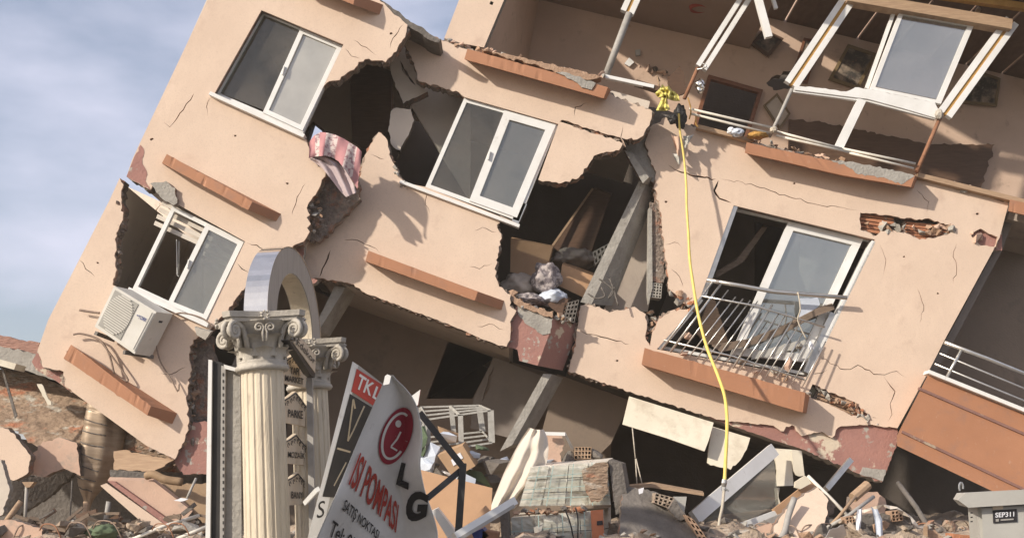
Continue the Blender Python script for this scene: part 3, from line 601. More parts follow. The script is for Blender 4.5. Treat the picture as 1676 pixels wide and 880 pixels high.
poly('inner_wall', [(470, 455), (552, 492), (838, 592), (1000, 640), (1000, 960), (470, 960)], 17.0, .14, m_gf, B, m_gf, [[(736, 553), (809, 584), (773, 652), (698, 652)]], seed=69)
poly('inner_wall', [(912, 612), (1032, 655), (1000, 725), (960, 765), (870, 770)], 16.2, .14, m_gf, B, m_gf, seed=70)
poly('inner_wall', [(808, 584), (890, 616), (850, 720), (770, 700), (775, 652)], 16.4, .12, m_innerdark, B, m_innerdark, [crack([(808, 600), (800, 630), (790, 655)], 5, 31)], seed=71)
# inner beam stump left of the ground floor opening
loft('leaning_pillar', [(548, 468), (566, 470), (522, 540), (508, 548)], 14.95, [(560, 478), (585, 476), (540, 550), (525, 556)], 15.35, m_conc, B)
loft('leaning_pillar', [(889, 611), (903, 612), (838, 728), (818, 738)], 15.0, [(905, 618), (922, 618), (864, 722), (842, 732)], 15.4, m_conc, B)
loft('leaning_pillar', [(1046, 296), (1058, 300), (968, 498), (950, 494)], 15.2, [(1064, 312), (1074, 316), (1002, 500), (985, 496)], 15.5, m_conc, B)
loft('concrete_brace', [(1022, 246), (1034, 250), (1062, 290), (1052, 300)], 15.0, [(1040, 256), (1052, 258), (1078, 292), (1068, 304)], 15.4, m_conc, B)
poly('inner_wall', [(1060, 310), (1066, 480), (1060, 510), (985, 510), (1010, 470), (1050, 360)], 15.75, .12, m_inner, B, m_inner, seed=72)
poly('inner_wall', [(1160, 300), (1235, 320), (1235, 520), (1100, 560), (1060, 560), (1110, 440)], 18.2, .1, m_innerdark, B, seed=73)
# right bay recess
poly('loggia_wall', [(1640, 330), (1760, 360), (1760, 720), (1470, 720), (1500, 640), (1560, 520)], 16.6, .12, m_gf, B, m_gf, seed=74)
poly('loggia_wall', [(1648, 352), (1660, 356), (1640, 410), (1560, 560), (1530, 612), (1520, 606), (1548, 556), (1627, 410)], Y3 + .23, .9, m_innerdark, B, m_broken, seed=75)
poly('ceiling', [(1652, 345), (1760, 372), (1758, 384), (1648, 358)], Y3 + .1, 1.6, m_inner, B)

# --- terrace on top
poly('wall', [(727, 63), (765, -35), (842, -40), (792, 78), (760, 72)], Y2 + .05, .2, m_plaster, B, m_conc, seed=76, holes=[[(803, 2, .8), (808, 4, .8), (806, 9, .8), (801, 7, .8)]])
loft('return_wall', [(838, -32), (842, -30), (797, 79), (792, 78)], Y2 + .255, [(872, -40), (890, -40), (850, 170), (830, 165)], 16.98, m_terrace, B)
tw = [(835, -60), (1760, -60), (1760, 440), (1600, 400), (1130, 250), (830, 165)]
poly('terrace_wall', tw, 17.0, .15, m_terrace, B, m_broken,
     [[(1160, 124), (1247, 148), (1222, 232), (1136, 208)], [(1254, 136, 3), (1268, 124, 3), (1292, 117, 3), (1310, 128, 2), (1290, 146, 3), (1266, 148, 3)]], seed=77)
crumbs('plaster_crumbs', [(1040, 105), (1100, 122)], 16.98, [m_concd, m_terrace], B, 14, .05, .12, 17, 6)
o = [P(850, -8, 16.99), P(985, 24, 16.99), P(1226, 80, 16.99), P(1228, 40, 16.99), P(850, -50, 16.99)]
vs = o + [v + Vector((0, -2.75, 0)) for v in o]  # added overhang: ceiling carried past the facade to shade the terrace
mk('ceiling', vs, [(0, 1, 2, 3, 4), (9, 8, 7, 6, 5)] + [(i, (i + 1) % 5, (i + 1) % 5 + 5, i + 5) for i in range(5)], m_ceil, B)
mb = MB()
for i in range(9):
    a = i / 9; b = (i + .93) / 9
    q = [(1216, -120), (1900, -40), (1900, 70), (1216, -60)]
    # boards laid front to back, stepping to the right
    A = bil([(1228, 22), (1760, 150), (1760, 175), (1228, 48)], a, 0); A2 = bil([(1228, 22), (1760, 150), (1760, 175), (1228, 48)], b, 0)
    vs, fs, mi = prism([A, A2, (A2[0], A2[1] - 14), (A[0], A[1] - 14)], 17.0, .02)
    p0, p1 = P(A[0], A[1], 16.99), P(A2[0], A2[1], 16.99)
    o = [p0, p1, p1 + Vector((0, 0, .05)), p0 + Vector((0, 0, .05))]
    vs = o + [v + Vector((0, -2.7, 0)) for v in o]  # boards reach past the facade too, added for shade
    mb.add((vs, [(0, 1, 2, 3), (7, 6, 5, 4), (0, 4, 5, 1), (1, 5, 6, 2), (2, 6, 7, 3), (3, 7, 4, 0)]))
mb.build('board_ceiling', [m_wood], B)
barpx('roof_beam', (1385, -2, 14.9), (1652, 44, 14.9), .16, .2, m_woodl, B)
barpx('roof_beam', (1490, -14, 14.75), (1760, 24, 14.75), .10, .1, m_ochre, B)
for x in (1490, 1600, 1700): barpx('rafter', (x, 20, 15.0), (x + 16, -30, 16.9), .06, .08, m_woodl, B)
poly('low_shade_panel', [(1292, 195, 3), (1345, 200, 2), (1520, 236, 2), (1628, 236, 3), (1600, 330), (1540, 360), (1290, 300)], 16.9, .06, m_wood, B, m_wood, seed=79)  # added dark panel standing in for shade low on the terrace
df = ring('door_frame', [(1160, 122), (1249, 147), (1222, 234), (1134, 209)], 6, 16.93, .1, m_redwood, B)

# --- windows
def window(quad, Y, fw, mull, sash, glassm, sash_w, left_glass=None, d=.07):
    w = ring('window', quad, fw, Y, d, m_alu, B)
    inn = inset(quad, fw)
    t0, t1 = mull
    s = ring('sash', sash, sash_w, Y - .02, d, m_alu, w)
    g = poly('pane', inset(sash, sash_w - .5), Y + .01, .012, glassm, w)
    if left_glass: poly('pane', left_glass, Y + .012, .012, m_glasslift, w)  # pane added to lift the darkness behind the left half
    hx, hy = bil(sash, .045, .5); h = barpx('handle', (hx + 1, hy - 8, Y - .04), (hx - 2, hy + 6, Y - .04), .018, .03, m_alu, w)
    return w
W1 = window([(429, 17), (563, 73), (496, 218), (351, 156)], Y1 + .12, 6, (.47, .55), [(492, 46), (561, 75), (495, 214), (430, 184)], m_glassmilky, 7.5, [(433, 25), (492, 49), (431, 180), (360, 152)])
W2 = window([(282, 337), (401, 395), (338, 528), (217, 472)], Y1 + .09, 6.5, (.47, .48), [(338, 365), (399, 396), (337, 524), (273, 498)], m_glass, 8)
W3 = window([(760, 160), (914, 203), (849, 362), (696, 306)], Y2 + .05, 6.5, (.46, .5), [(826, 180), (910, 204), (846, 356), (768, 328)], m_glass, 13, [(765, 168), (828, 184), (770, 328), (704, 302)])
def sash_bar(p, q, Y, w, par, nm='sill', d=.09, mat=m_alu): return barpx(nm, (*p, Y), (*q, Y), w, d, mat, par)
sash_bar((345, 155), (499, 225), Y1 - .03, .05, W1, d=.14); sash_bar((212, 474), (342, 533), Y1 - .02, .055, W2, d=.12); sash_bar((655, 298), (850, 371), Y2 - .01, .045, W3, d=.1)
sash_bar((857, 334), (842, 368), Y2 + .12, .10, W3, 'frame_side', d=.14, mat=m_steel)
# balcony door
WD = ring('balcony_door', [(1202, 338), (1431, 391), (1321, 614), (1079, 570)], 5, Y3 + .16, .08, m_alu, B)
ds = [(1291, 362), (1413, 391), (1319, 592), (1196, 580)]
sd = ring('sash', ds, 13, Y3 + .13, .08, m_alu, WD); poly('pane', inset(ds, 12), Y3 + .17, .012, m_glassclear, WD)
barpx('jamb_liner', (1201, 337, Y3 + .08), (1148, 487, Y3 + .08), .10, .14, m_steel, WD)
barpx('jamb_liner', (1428, 396, Y3 + .06), (1340, 575, Y3 + .06), .05, .12, m_alu, WD)
barpx('jamb_liner', (1146, 490, Y3 + .08), (1078, 572, Y3 + .08), .08, .14, m_steel, WD)
barpx('jamb_liner', (1366, 515, Y3 + .07), (1322, 612, Y3 + .07), .16, .12, m_steel, WD)
# blind in the lower left window
mb = MB()
bq = [(266, 328), (342, 364), (325, 406), (250, 372)]
for i in range(4):
    a, b = i / 4, (i + .62) / 4
    vs, fs, mi = prism([bil(bq, 0, a), bil(bq, 1, a), bil(bq, 1, b), bil(bq, 0, b)], Y1 + .21, .015); mb.add((vs, fs))
T(mb.build('window_blind', m_blind), 'cream zebra blind half lowered in the left pane of the lower left window', 'blind', 'zebra blinds')
mb = MB(); bq = [(345, 372), (402, 398), (378, 462), (326, 436)]
for i in range(5):
    a, b = i / 5, (i + .55) / 5
    vs, fs, mi = prism([bil(bq, 0, a), bil(bq, 1, a), bil(bq, 1, b), bil(bq, 0, b)], Y1 + .21, .015); mb.add((vs, fs))
T(mb.build('window_blind', m_blind), 'zebra blind behind the closed glass of the lower left window', 'blind', 'zebra blinds')
for dx in (0, 4): pass
T(tube('blind_cord', [(289, 392, Y1 + .28), (290, 450, Y1 + .28), (293, 453, Y1 + .28), (293, 394, Y1 + .28)], .006, m_alu, seg=6), 'thin pale pull cord hanging in the lower left window', 'cord')

# --- railing of the balcony door
R = mk('balcony_railing', *tube_v([P(1156, 458, Y3 - .16), P(1222, 469, Y3 - .17), P(1265, 477, Y3 - .17), P(1386, 487, Y3 - .16)], .030, 10), m_metalrail, B, smooth=True)
tube('cross_rail', [(1147, 484, Y3 - .18), (1235, 500, Y3 - .19), (1350, 535, Y3 - .18)], .014, m_metalrail, R)
tube('cross_rail', [(1086, 556, Y3 - .20), (1200, 583, Y3 - .2), (1317, 621, Y3 - .20)], .014, m_metalrail, R)
rr = random.Random(4)
n = 17
for i in range(n):
    t = i / (n - 1); top = lerp((1168, 468), (1360, 538), t); top = (top[0], top[1] + rr.uniform(-3, 5)); bot = lerp((1084, 572), (1312, 632), t)
    if i > 12: top = lerp(top, bot, .18)
    post = i in (0, 1, 8)
    tube('baluster', [(top[0], top[1] - (8 if post else 0), Y3 - .17), (bot[0] + rr.uniform(-2, 2), bot[1], Y3 - .21)], .017 if post else .0095, m_metalrail, R, seg=7)
# right balcony: parapet + railing
PA = loft('balcony_parapet', [(1519, 613), (1760, 712), (1760, 868), (1620, 801), (1468, 729), (1468, 712)], 14.85, [(1519, 615), (1760, 714), (1760, 866), (1620, 800), (1470, 729), (1469, 712)], 15.06, m_terra, B)
def groove(a, b):
    return barpx('groove_batten', (*a, 14.842), (*b, 14.842), .035, .03, m_primerdark, PA)
groove((1503, 635), (1760, 746)); groove((1476, 706), (1760, 840))
barpx('coping', (1516, 609, 14.86), (1760, 707, 14.86), .05, .2, m_alu, PA)
RL = mk('balcony_railing', *tube_v([P(1546, 560, 14.95), P(1612, 585, 14.95), P(1760, 645, 14.95)], .028, 10), m_metalrail, B, smooth=True)
tube('cross_rail', [(1538, 578, 14.95), (1760, 670, 14.95)], .013, m_metalrail, RL); tube('cross_rail', [(1530, 595, 14.95), (1760, 690, 14.95)], .013, m_metalrail, RL)
tube('baluster', [(1573, 573, 14.95), (1548, 620, 14.95)], .022, m_metalrail, RL); tube('baluster', [(1700, 622, 14.95), (1675, 672, 14.95)], .022, m_metalrail, RL)

# --- torn terrace glazing: aluminium posts and rails
YT = 14.95
def post(a, b, w=.085, foam=True, nm='glazing_post'):
    p, q = P(*a, YT), P(*b, YT); s = (q - p).normalized().cross(Vector((0, 1, 0))).normalized()
    mb = MB()
    for k in (-1, 1): mb.add(bar_v(p + s * k * w * .78, q + s * k * w * .78, w, .09))
    o = mb.build(nm, m_alu, B)
    if foam: v, f = bar_v(p, q, w * .62, .06); mk('foam_filler', v, f, m_ochre, o)
    return o
post((1392, -6), (1294, 140)); post((1655, 36), (1545, 188)); post((1045, -20), (1026, 22), .08)
post((1226, -12), (1147, 112), .07, False)
barpx('glazing_post', (1238, -12, 14.7), (1258, 62, 14.7), .10, .08, m_alu, B)
barpx('glazing_post', (1258, -25, 14.9), (1270, 15, 14.9), .05, .05, m_alu, B)
barpx('glazing_rail', (1396, 4, YT), (1646, 40, YT), .07, .08, m_alu, B)
gw = ring('window', [(1474, 16), (1596, 37), (1540, 170), (1424, 146)], [8, 9, 5, 7], YT - .03, .07, m_alu, B)
poly('pane', inset([(1474, 16), (1596, 37), (1540, 170), (1424, 146)], 6), YT - .01, .012, m_glassclear, gw)
barpx('mullion', (1465, 14, YT + .05), (1418, 146, YT + .05), .05, .06, m_alu, gw)
barpx('mullion', (1640, 46, YT + .01), (1560, 170, YT + .01), .06, .05, m_alu, gw)
poly('broken_glazing_panel', [(1301, 141, 1), (1340, 144, 1), (1385, 150, 1.2), (1400, 143, 1.2), (1425, 146, 1), (1480, 158, 1), (1530, 168), (1541, 190), (1531, 193), (1480, 178), (1420, 162), (1300, 147)], YT - .05, .04, m_alu, B, seed=80)
barpx('glazing_rail', (1298, 150, YT), (1420, 166, YT), .035, .06, m_alu, B); barpx('glazing_rail', (1420, 166, YT), (1530, 195, YT), .035, .06, m_alu, B)
barpx('glazing_post', (1410, 164, YT), (1372, 243, YT), .12, .08, m_alu, B)
tube('support_pipe', [(1030, 22, 14.8), (992, 123, 14.8)], .050, m_greypipe, B, seg=10)
tube('support_pipe', [(1142, 112, 14.95), (1120, 162, 14.95)], .028, m_rust, B); tube('support_pipe', [(1296, 146, 14.95), (1276, 190, 14.95), (1259, 224, 14.95)], .026, m_greypipe, B)
tube('support_pipe', [(1539, 192, 14.95), (1500, 282, 14.95)], .030, m_rust, B)
barpx('glazing_rail', (990, 126, 14.78), (1070, 143, 14.78), .05, .07, m_alu, B); barpx('glazing_rail', (1040, 136, 14.82), (1110, 158, 14.82), .07, .12, m_wood, B)
barpx('floor_edge_strip', (1500, 288, 15.06), (1700, 338, 15.06), .07, .12, m_woodl, B); barpx('floor_edge_strip', (1140, 208, 15.02), (1232, 232, 15.02), .06, .1, m_woodl, B)
for i, (a, b) in enumerate([((1128, 178), (1266, 210)), ((1130, 186), (1262, 219)), ((1266, 214), (1380, 244)), ((1270, 222), (1392, 250)), ((1378, 243), (1498, 268)), ((1390, 250), (1495, 276))]):
    T(tube('pipe', [(*a, 14.9), (*lerp(a, b, .5), 14.88), (*b, 14.9)], .019, m_whitepipe),
      ['upper white pipe spanning the dark doorway on the open terrace', 'lower white pipe spanning the dark doorway on the open terrace', 'upper white pipe lying left of the white post on the terrace edge', 'lower white pipe lying left of the white post on the terrace edge', 'upper white pipe ending near the rusty pole on the terrace edge', 'lower white pipe ending near the rusty pole on the terrace edge'][i], 'pipe', 'white pipes along the terrace edge')
# pictures, lamp on the terrace
def picture(q, label, can, fr=m_wood, Y=16.94, w=5):
    r = empty('picture', P(*q[3], Y), label, 'picture', 'pictures on the terrace wall')
    ring('frame', q, w, Y - .03, .04, fr, r); poly('canvas', inset(q, w - .6), Y - .015, .02, can, r)
picture([(1250, 47), (1283, 63), (1258, 94), (1229, 72)], 'dark diamond hung picture beside the dangling white glazing bar', m_canvas)
picture([(1388, 72), (1436, 88), (1405, 146), (1356, 130)], 'dark flower painting hanging left of the large glass pane', m_canvas, m_gold2)
picture([(1590, 112), (1638, 128), (1632, 174), (1576, 168)], 'dark picture with a pale inner line right of the slanted post', m_canvas, m_gold2, w=4)
picture([(1272, 152), (1294, 186), (1276, 212), (1250, 172)], 'pale tilted flower print beside the dark terrace doorway', m_canvas2, m_gold2, w=3)
picture([(1316, 62), (1342, 66), (1322, 136), (1294, 130)], 'tall narrow dark framed picture behind the slanted white post', m_canvas, m_redwood, w=4)
def lathe_v(prof, seg=24, c=(0, 0, 0), flute=None):
    vs = []; fs = []
    for r, z in prof:
        for k in range(seg):
            a = 2 * math.pi * k / seg; rr = r * (flute(a, z) if flute else 1)
            vs.append(Vector((c[0] + rr * math.cos(a), c[1] + rr * math.sin(a), c[2] + z)))
    for i in range(len(prof) - 1):
        for k in range(seg):
            fs.append((i * seg + k, i * seg + (k + 1) % seg, (i + 1) * seg + (k + 1) % seg, (i + 1) * seg + k))
    return vs, fs
c = P(1143, 4, 16.0); v, f = lathe_v([(.02, .3), (.06, .22), (.13, .08), (.15, -.06), (.13, -.13), (.125, -.13), (.10, .05)], 24, c)
T(mk('pendant_lamp', v, f, m_lampred, smooth=True), 'round red lampshade hanging under the terrace ceiling', 'lamp')
# ------------------------------------------------------------------ columns with capitals, arch and hanging trade signs
def spiral(R0, turns, n, c, start, sgn=1):
    out = []
    for i in range(n):
        t = i / (n - 1); r = R0 * (1 - t) ** .9 + .006; a = start + sgn * t * turns * 2 * math.pi
        out.append((c[0] + r * math.cos(a), c[1] + r * math.sin(a)))
    return out
def make_column(loc, rz, lean, label):
    r = empty('fluted_column', loc, label, 'column', 'pair of fluted columns', (0, lean, 0))
    fl = lambda a, z: 1 - .055 * (max(0, math.cos(a * 18)) ** .6) if .15 < z < 2.585 else 1
    prof = [(.215, 0), (.215, .08), (.195, .10), (.195, .14), (.178, .16)] + [(.178 - .016 * (i / 16), .2 + 2.36 * i / 16) for i in range(17)] + [(.162, 2.60)]
    v, f = lathe_v(prof, 144, flute=fl); mk('shaft', v, f, m_colp, r, smooth=False, local=True)
    v, f = lathe_v([(.162, 2.595), (.196, 2.60), (.208, 2.62), (.202, 2.64), (.186, 2.645), (.192, 2.66), (.186, 2.675), (.17, 2.68)], 48); mk('neck_ring', v, f, m_cap, r, smooth=True, local=True)
    v, f = lathe_v([(.166, 2.66), (.168, 2.76), (.19, 2.84), (.235, 2.91), (.28, 2.955), (.29, 2.965), (.0, 2.965)], 40); mk('bell', v, f, m_cap, r, smooth=True, local=True)
    # abacus with concave sides
    mb = MB()
    for z0, z1, k in ((2.955, 2.985, .93), (2.987, 3.03, 1.0)):
        ring_ = []
        for s in range(4):
            a0 = rz + math.pi / 4 + s * math.pi / 2
            A = Vector((math.cos(a0 - .09), math.sin(a0 - .09))) * .40 * k; A2 = Vector((math.cos(a0 + .09), math.sin(a0 + .09))) * .40 * k
            a1 = a0 + math.pi / 2; Bn = Vector((math.cos(a1 - .09), math.sin(a1 - .09))) * .40 * k
            ring_.append(A); ring_.append(A2)
            for j in range(1, 8):
                t = j / 8; p = A2.lerp(Bn, t); ring_.append(p * (1 - .17 * math.sin(math.pi * t)))
        n = len(ring_); vs = [Vector((p.x, p.y, z0)) for p in ring_] + [Vector((p.x * 1.02, p.y * 1.02, z1)) for p in ring_]
        mb.add((vs, [tuple(range(n - 1, -1, -1)), tuple(range(n, 2 * n))] + [(i, (i + 1) % n, (i + 1) % n + n, i + n) for i in range(n)]))
    mb.build('abacus', m_cap, r, local=True)
    # corner volutes and the small paired scrolls in the middle of each side
    for s in range(4):
        a0 = rz + math.pi / 4 + s * math.pi / 2; dx, dy = math.cos(a0), math.sin(a0)
        pth = [(.205, 2.76), (.22, 2.84), (.255, 2.915), (.31, 2.945)] + spiral(.062, 1.9, 30, (.345, 2.885), math.pi * .62, -1)
        mb = MB(); rad = [.022, .022, .022, .021] + [.020 - .010 * i / 29 for i in range(30)]
        side = Vector((-dy, dx, 0))
        for off in (-.032, .032):
            mb.add(tube_v([Vector((dx * q, dy * q, z)) + side * off for q, z in pth], rad, 8))
        core = [(.345 + .05 * math.cos(t * math.pi / 6), 2.885 + .05 * math.sin(t * math.pi / 6)) for t in range(12)]
        vs = [Vector((dx * q, dy * q, z)) + side * o for o in (-.035, .035) for q, z in core]
        mb.add((vs, [tuple(range(11, -1, -1)), tuple(range(12, 24))] + [(i, (i + 1) % 12, (i + 1) % 12 + 12, i + 12) for i in range(12)]))
        mb.build('volute', m_cap, r, smooth=True, local=True)
        am = rz + s * math.pi / 2; ox, oy = math.cos(am), math.sin(am); tx, ty = -oy, ox
        mb = MB()
        for sg_ in (-1, 1):
            pp = [(sg_ * .012, 2.80), (sg_ * .016, 2.87)] + [(sg_ * (x), z) for x, z in spiral(.030, 1.4, 16, (.042, 2.905), math.pi, -1)]
            mb.add(tube_v([Vector((ox * .262 + tx * q, oy * .262 + ty * q, z)) for q, z in pp], .0095, 6))
        for k in range(7):
            a = k * 2 * math.pi / 7
            mb.add(chunk_v(Vector((ox * .335 + tx * .03 * math.cos(a), oy * .335 + ty * .03 * math.cos(a), 2.985 + .03 * math.sin(a))), (.03, .03, .03), k, 10))
        mb.build('scroll_flower', m_cap, r, smooth=True, local=True)
    mb = MB()
    for row, (z0, h, nn, ph, R0, out) in enumerate(((2.665, .125, 8, 0, .168, .06), (2.70, .20, 8, .5, .168, .08))):
        for k in range(nn):
            a0 = rz + (k + ph) * 2 * math.pi / nn; W = .055
            nu, nv = 6, 9; vs = []; fs = []
            for j in range(nv + 1):
                t = j / nv; curl = out * max(0, t - .45) ** 1.6 * 3.2; zz = z0 + h * (t - .45 * max(0, t - .72) ** 1.2 * 2.2)
                wd = W * (.75 + .35 * math.sin(t * math.pi)) * (1 - .65 * max(0, t - .8) / .2) * (1 + .13 * math.sin(t * 26))
                for i in range(nu + 1):
                    q = (i / nu - .5) * 2; rr = R0 + .012 + curl + .012 * (1 - q * q) - .006 * abs(math.sin(q * 5.5)); aa = a0 + q * wd / R0
                    vs.append(Vector((math.cos(aa) * rr, math.sin(aa) * rr, zz)))
            for j in range(nv):
                for i in range(nu):
                    a = j * (nu + 1) + i; fs.append((a, a + 1, a + nu + 2, a + nu + 1))
            m0 = len(vs); vs2 = [v * 1 for v in vs]
            for v in vs2: v.x *= .965; v.y *= .965
            vs += vs2; fs += [tuple(i + m0 for i in reversed(f)) for f in fs]
            mb.add((vs, fs))
    mb.build('acanthus_leaves', m_cap, r, smooth=True, local=True)
    return r
LEAN = -.078
make_column((-1.735, 8.5, 0), .32, LEAN, 'cream fluted column nearest the camera, its whole leafy capital in view')
make_column((-1.63, 9.95, 0), .30, LEAN, 'cream fluted column farther back, half hidden behind the small trade signs')
# arch springing from capital to capital
ar = empty('arch', (-1.915, 9.2, 3.03), 'grey and polished metal arch joining the two column capitals', 'arch', None, (0, -.05, RAD(-4.0)))
def arch_ring(ro, ri, zs, n=40, w=.215, a0=0.0, a1=math.pi, wob=0):
    vs = []; fs = []
    for i in range(n + 1):
        a = a0 + (a1 - a0) * i / n
        for rr in (ro, ri):
            for s in (-1, 1): vs.append(Vector((s * w / 2, -rr * math.cos(a), rr * zs * math.sin(a))))
    for i in range(n):
        b = i * 4; c_ = b + 4
        fs += [(b, b + 1, c_ + 1, c_), (b + 2, c_ + 2, c_ + 3, b + 3), (b, c_, c_ + 2, b + 2), (b + 1, b + 3, c_ + 3, c_ + 1)]
    fs += [(0, 2, 3, 1), (n * 4, n * 4 + 1, n * 4 + 3, n * 4 + 2)]
    return vs, fs
v, f = arch_ring(.862, .855, .80, w=.185); mk('rim_band', v, f, m_chrome, ar, local=True, smooth=False)
v, f = arch_ring(.853, .585, .80, w=.175); mk('face_panel', v, f, m_arch, ar, local=True)
v, f = arch_ring(.583, .577, .80, w=.16); mk('inner_lining', v, f, m_colp, ar, local=True)

def PXp(x, y, c):
    """pixel -> point on the vertical plane x = c"""
    u = (x - CX) / F; v = (CY - y) / F; t = c / u
    return Vector((c, t * (cP - v * sP), CAMZ + t * (sP + v * cP)))
def plate(name, pts, c, t, mat, par):
    fr = [PXp(x, y, c) for x, y in pts]; n = len(fr); bk = [p + Vector((-t, 0, 0)) for p in fr]
    return mk(name, fr + bk, [tuple(range(n)), tuple(range(2 * n - 1, n - 1, -1))] + [(i, (i + 1) % n, (i + 1) % n + n, i + n) for i in range(n)], mat, par)
def trade_sign(words, pl, c, label, orn):
    r = empty('trade_sign', PXp(*pl[-1], c), label, 'sign', 'small trade signs between the columns')
    plate('plate', pl, c, .03, m_signface, r)
    for s, q in words:
        text_on('lettering', s, q, lambda x, y: PXp(x, y, c + .006), m_ink, r, bold=.012)
    mb = MB()
    for i in range(len(orn) - 1):
        a = PXp(*orn[i], c + .012); b = PXp(*orn[i + 1], c + .012); mb.add(bar_v(a, b, .007, .008, (1, 0, 0)))
        for t in (.25, .7):
            m_ = a.lerp(b, t) + Vector((0, 0, -.035)); mb.add(tube_v([m_ + Vector((.004, .03 * math.cos(k), .018 * math.sin(k))) for k in [j * .8 for j in range(7)]], .003, 5))
    mb.build('scrollwork', m_ink, r)
    return r
trade_sign([('YAPI', [(475, 599), (490, 602), (490, 614), (475, 611)]), ('MARKET', [(467, 613), (497, 619), (497, 629), (467, 623)])],
           [(463, 592), (472, 586), (482, 579), (490, 588), (502, 604), (502, 635), (463, 626)], -1.83, 'small beige sign reading YAPI MARKET, topmost between the columns', [(463, 594), (472, 588), (482, 582), (490, 592), (501, 606)])
trade_sign([('PARKE', [(472, 669), (496, 672), (496, 685), (472, 682)])],
           [(463, 655), (474, 648), (484, 640), (492, 650), (502, 664), (502, 698), (463, 690)], -1.83, 'small grey beige sign reading PARKE between the columns', [(463, 657), (474, 650), (484, 643), (492, 653), (501, 666)])
trade_sign([('MOZAİK', [(472, 735), (499, 738), (499, 750), (472, 748)])],
           [(464, 723), (475, 717), (485, 709), (493, 719), (504, 731), (504, 761), (464, 757)], -1.83, 'small beige sign reading MOZAIK between the columns', [(464, 725), (475, 719), (485, 712), (493, 722), (503, 733)])
trade_sign([('BANYO', [(477, 803), (501, 805), (501, 816), (477, 815)])],
           [(466, 786), (478, 780), (488, 772), (496, 782), (504, 792), (504, 824), (466, 827)], -1.83, 'small sunlit beige sign reading BANYO, lowest between the columns', [(466, 788), (478, 782), (488, 775), (496, 785), (503, 794)])
dk = empty('shop_sign', PXp(515, 616, -1.80), 'narrow slanting beige board reading dekor below the far capital', 'sign')
plate('board', [(480, 560), (493, 552), (517, 582), (516, 610)], -1.70, .04, m_signface, dk)
plate('lower_frame', [(472, 556), (480, 560), (516, 610), (515, 618), (508, 612)], -1.705, .06, m_black, dk)
text_on('lettering', 'Edekor', [(488, 552), (517, 587), (515, 597), (486, 563)], lambda x, y: PXp(x, y, -1.694), m_ink, dk)
T(barpx('sign_post', (507, 618, 9.55), (512, 900, 9.4), .05, .05, m_greypipe), 'slim grey post carrying the small trade signs', 'post')

# ------------------------------------------------------------------ sign box left of the near column
sb = empty('sign_box', P(365, 880, 9.3), 'tall dark edged light box sign standing left of the near column', 'sign')
def yb(x, y): return 9.2 + (x - 340) * .004
poly('bright_edge', [(341, 588), (347, 589), (343, 960), (335, 960)], 9.12, .30, m_alu, sb)
poly('dark_frame', [(348, 590), (361, 592), (365, 596), (360, 960), (344, 960)], 9.15, .34, m_black, sb)
poly('perforated_strip', [(362, 598), (369, 599), (366, 960), (359, 960)], 9.10, .05, m_greypipe, sb)
mb = MB()
for i in range(26):
    y = 610 + i * 11; mb.add(prism([(364.3, y), (366.3, y), (366.2, y + 5), (364.2, y + 5)], 9.096, .006)[:2])
mb.build('perforations', m_black, sb)
poly('panel', [(370, 602), (393, 606), (396, 960), (367, 960)], 9.14, .04, m_conc, sb)
poly('top_trim', [(366, 596), (392, 603), (392, 609), (368, 603)], 9.08, .1, m_alu, sb)

# ------------------------------------------------------------------ fallen sign panel and folded banner
def ytk(x, y): return 7.35 + (x - 585 + (y - 590) * .26) * .0065
tk = empty('leaning_sign', P(500, 890, 7.4), 'leaning white edged sign panel with red TK corner and black field', 'sign')
poly('edge_strip', [(577, 591), (586, 597), (508, 960), (483, 960)], ytk, .10, m_alu, tk)
poly('face', [(586.5, 597), (640, 638), (690, 690), (640, 960), (508.5, 960)], lambda x, y: ytk(x, y) + .01, .06, m_cab, tk)
def dec(name, pts, mat, par, yf, off=.006): return poly(name, pts, lambda x, y: yf(x, y) - off, .003, mat, par)
dec('red_field', [(584, 603), (632, 633), (612, 664), (575, 640)], m_red, tk, ytk)
dec('black_field', [(573, 644), (612, 668), (660, 700), (600, 818), (528, 812)], m_black, tk, ytk)
text_on('lettering', 'TK', [(589, 611), (614, 628), (607, 648), (581, 634)], lambda x, y: P(x, y, ytk(x, y) - .013), m_banner, tk, bold=.02)
text_on('lettering', 'L', [(616, 631), (626, 638), (619, 656), (609, 650)], lambda x, y: P(x, y, ytk(x, y) - .013), m_banner, tk, bold=.02)
mb = MB()
for a, b in (((578, 653), (569, 721)), ((569, 721), (577, 706)), ((577, 706), (596, 664)), ((552, 733), (573, 739)), ((546, 794), (566, 756)), ((578, 653), (581, 668))):
    mb.add(bar_v(P(*a, ytk(*a) - .012), P(*b, ytk(*b) - .012), .013, .006))
mb.build('line_lettering', m_gold, tk)
text_on('lettering', 'S', [(522, 820), (533, 818), (530, 845), (518, 848)], lambda x, y: P(x, y, ytk(x, y) - .004), m_black, tk)

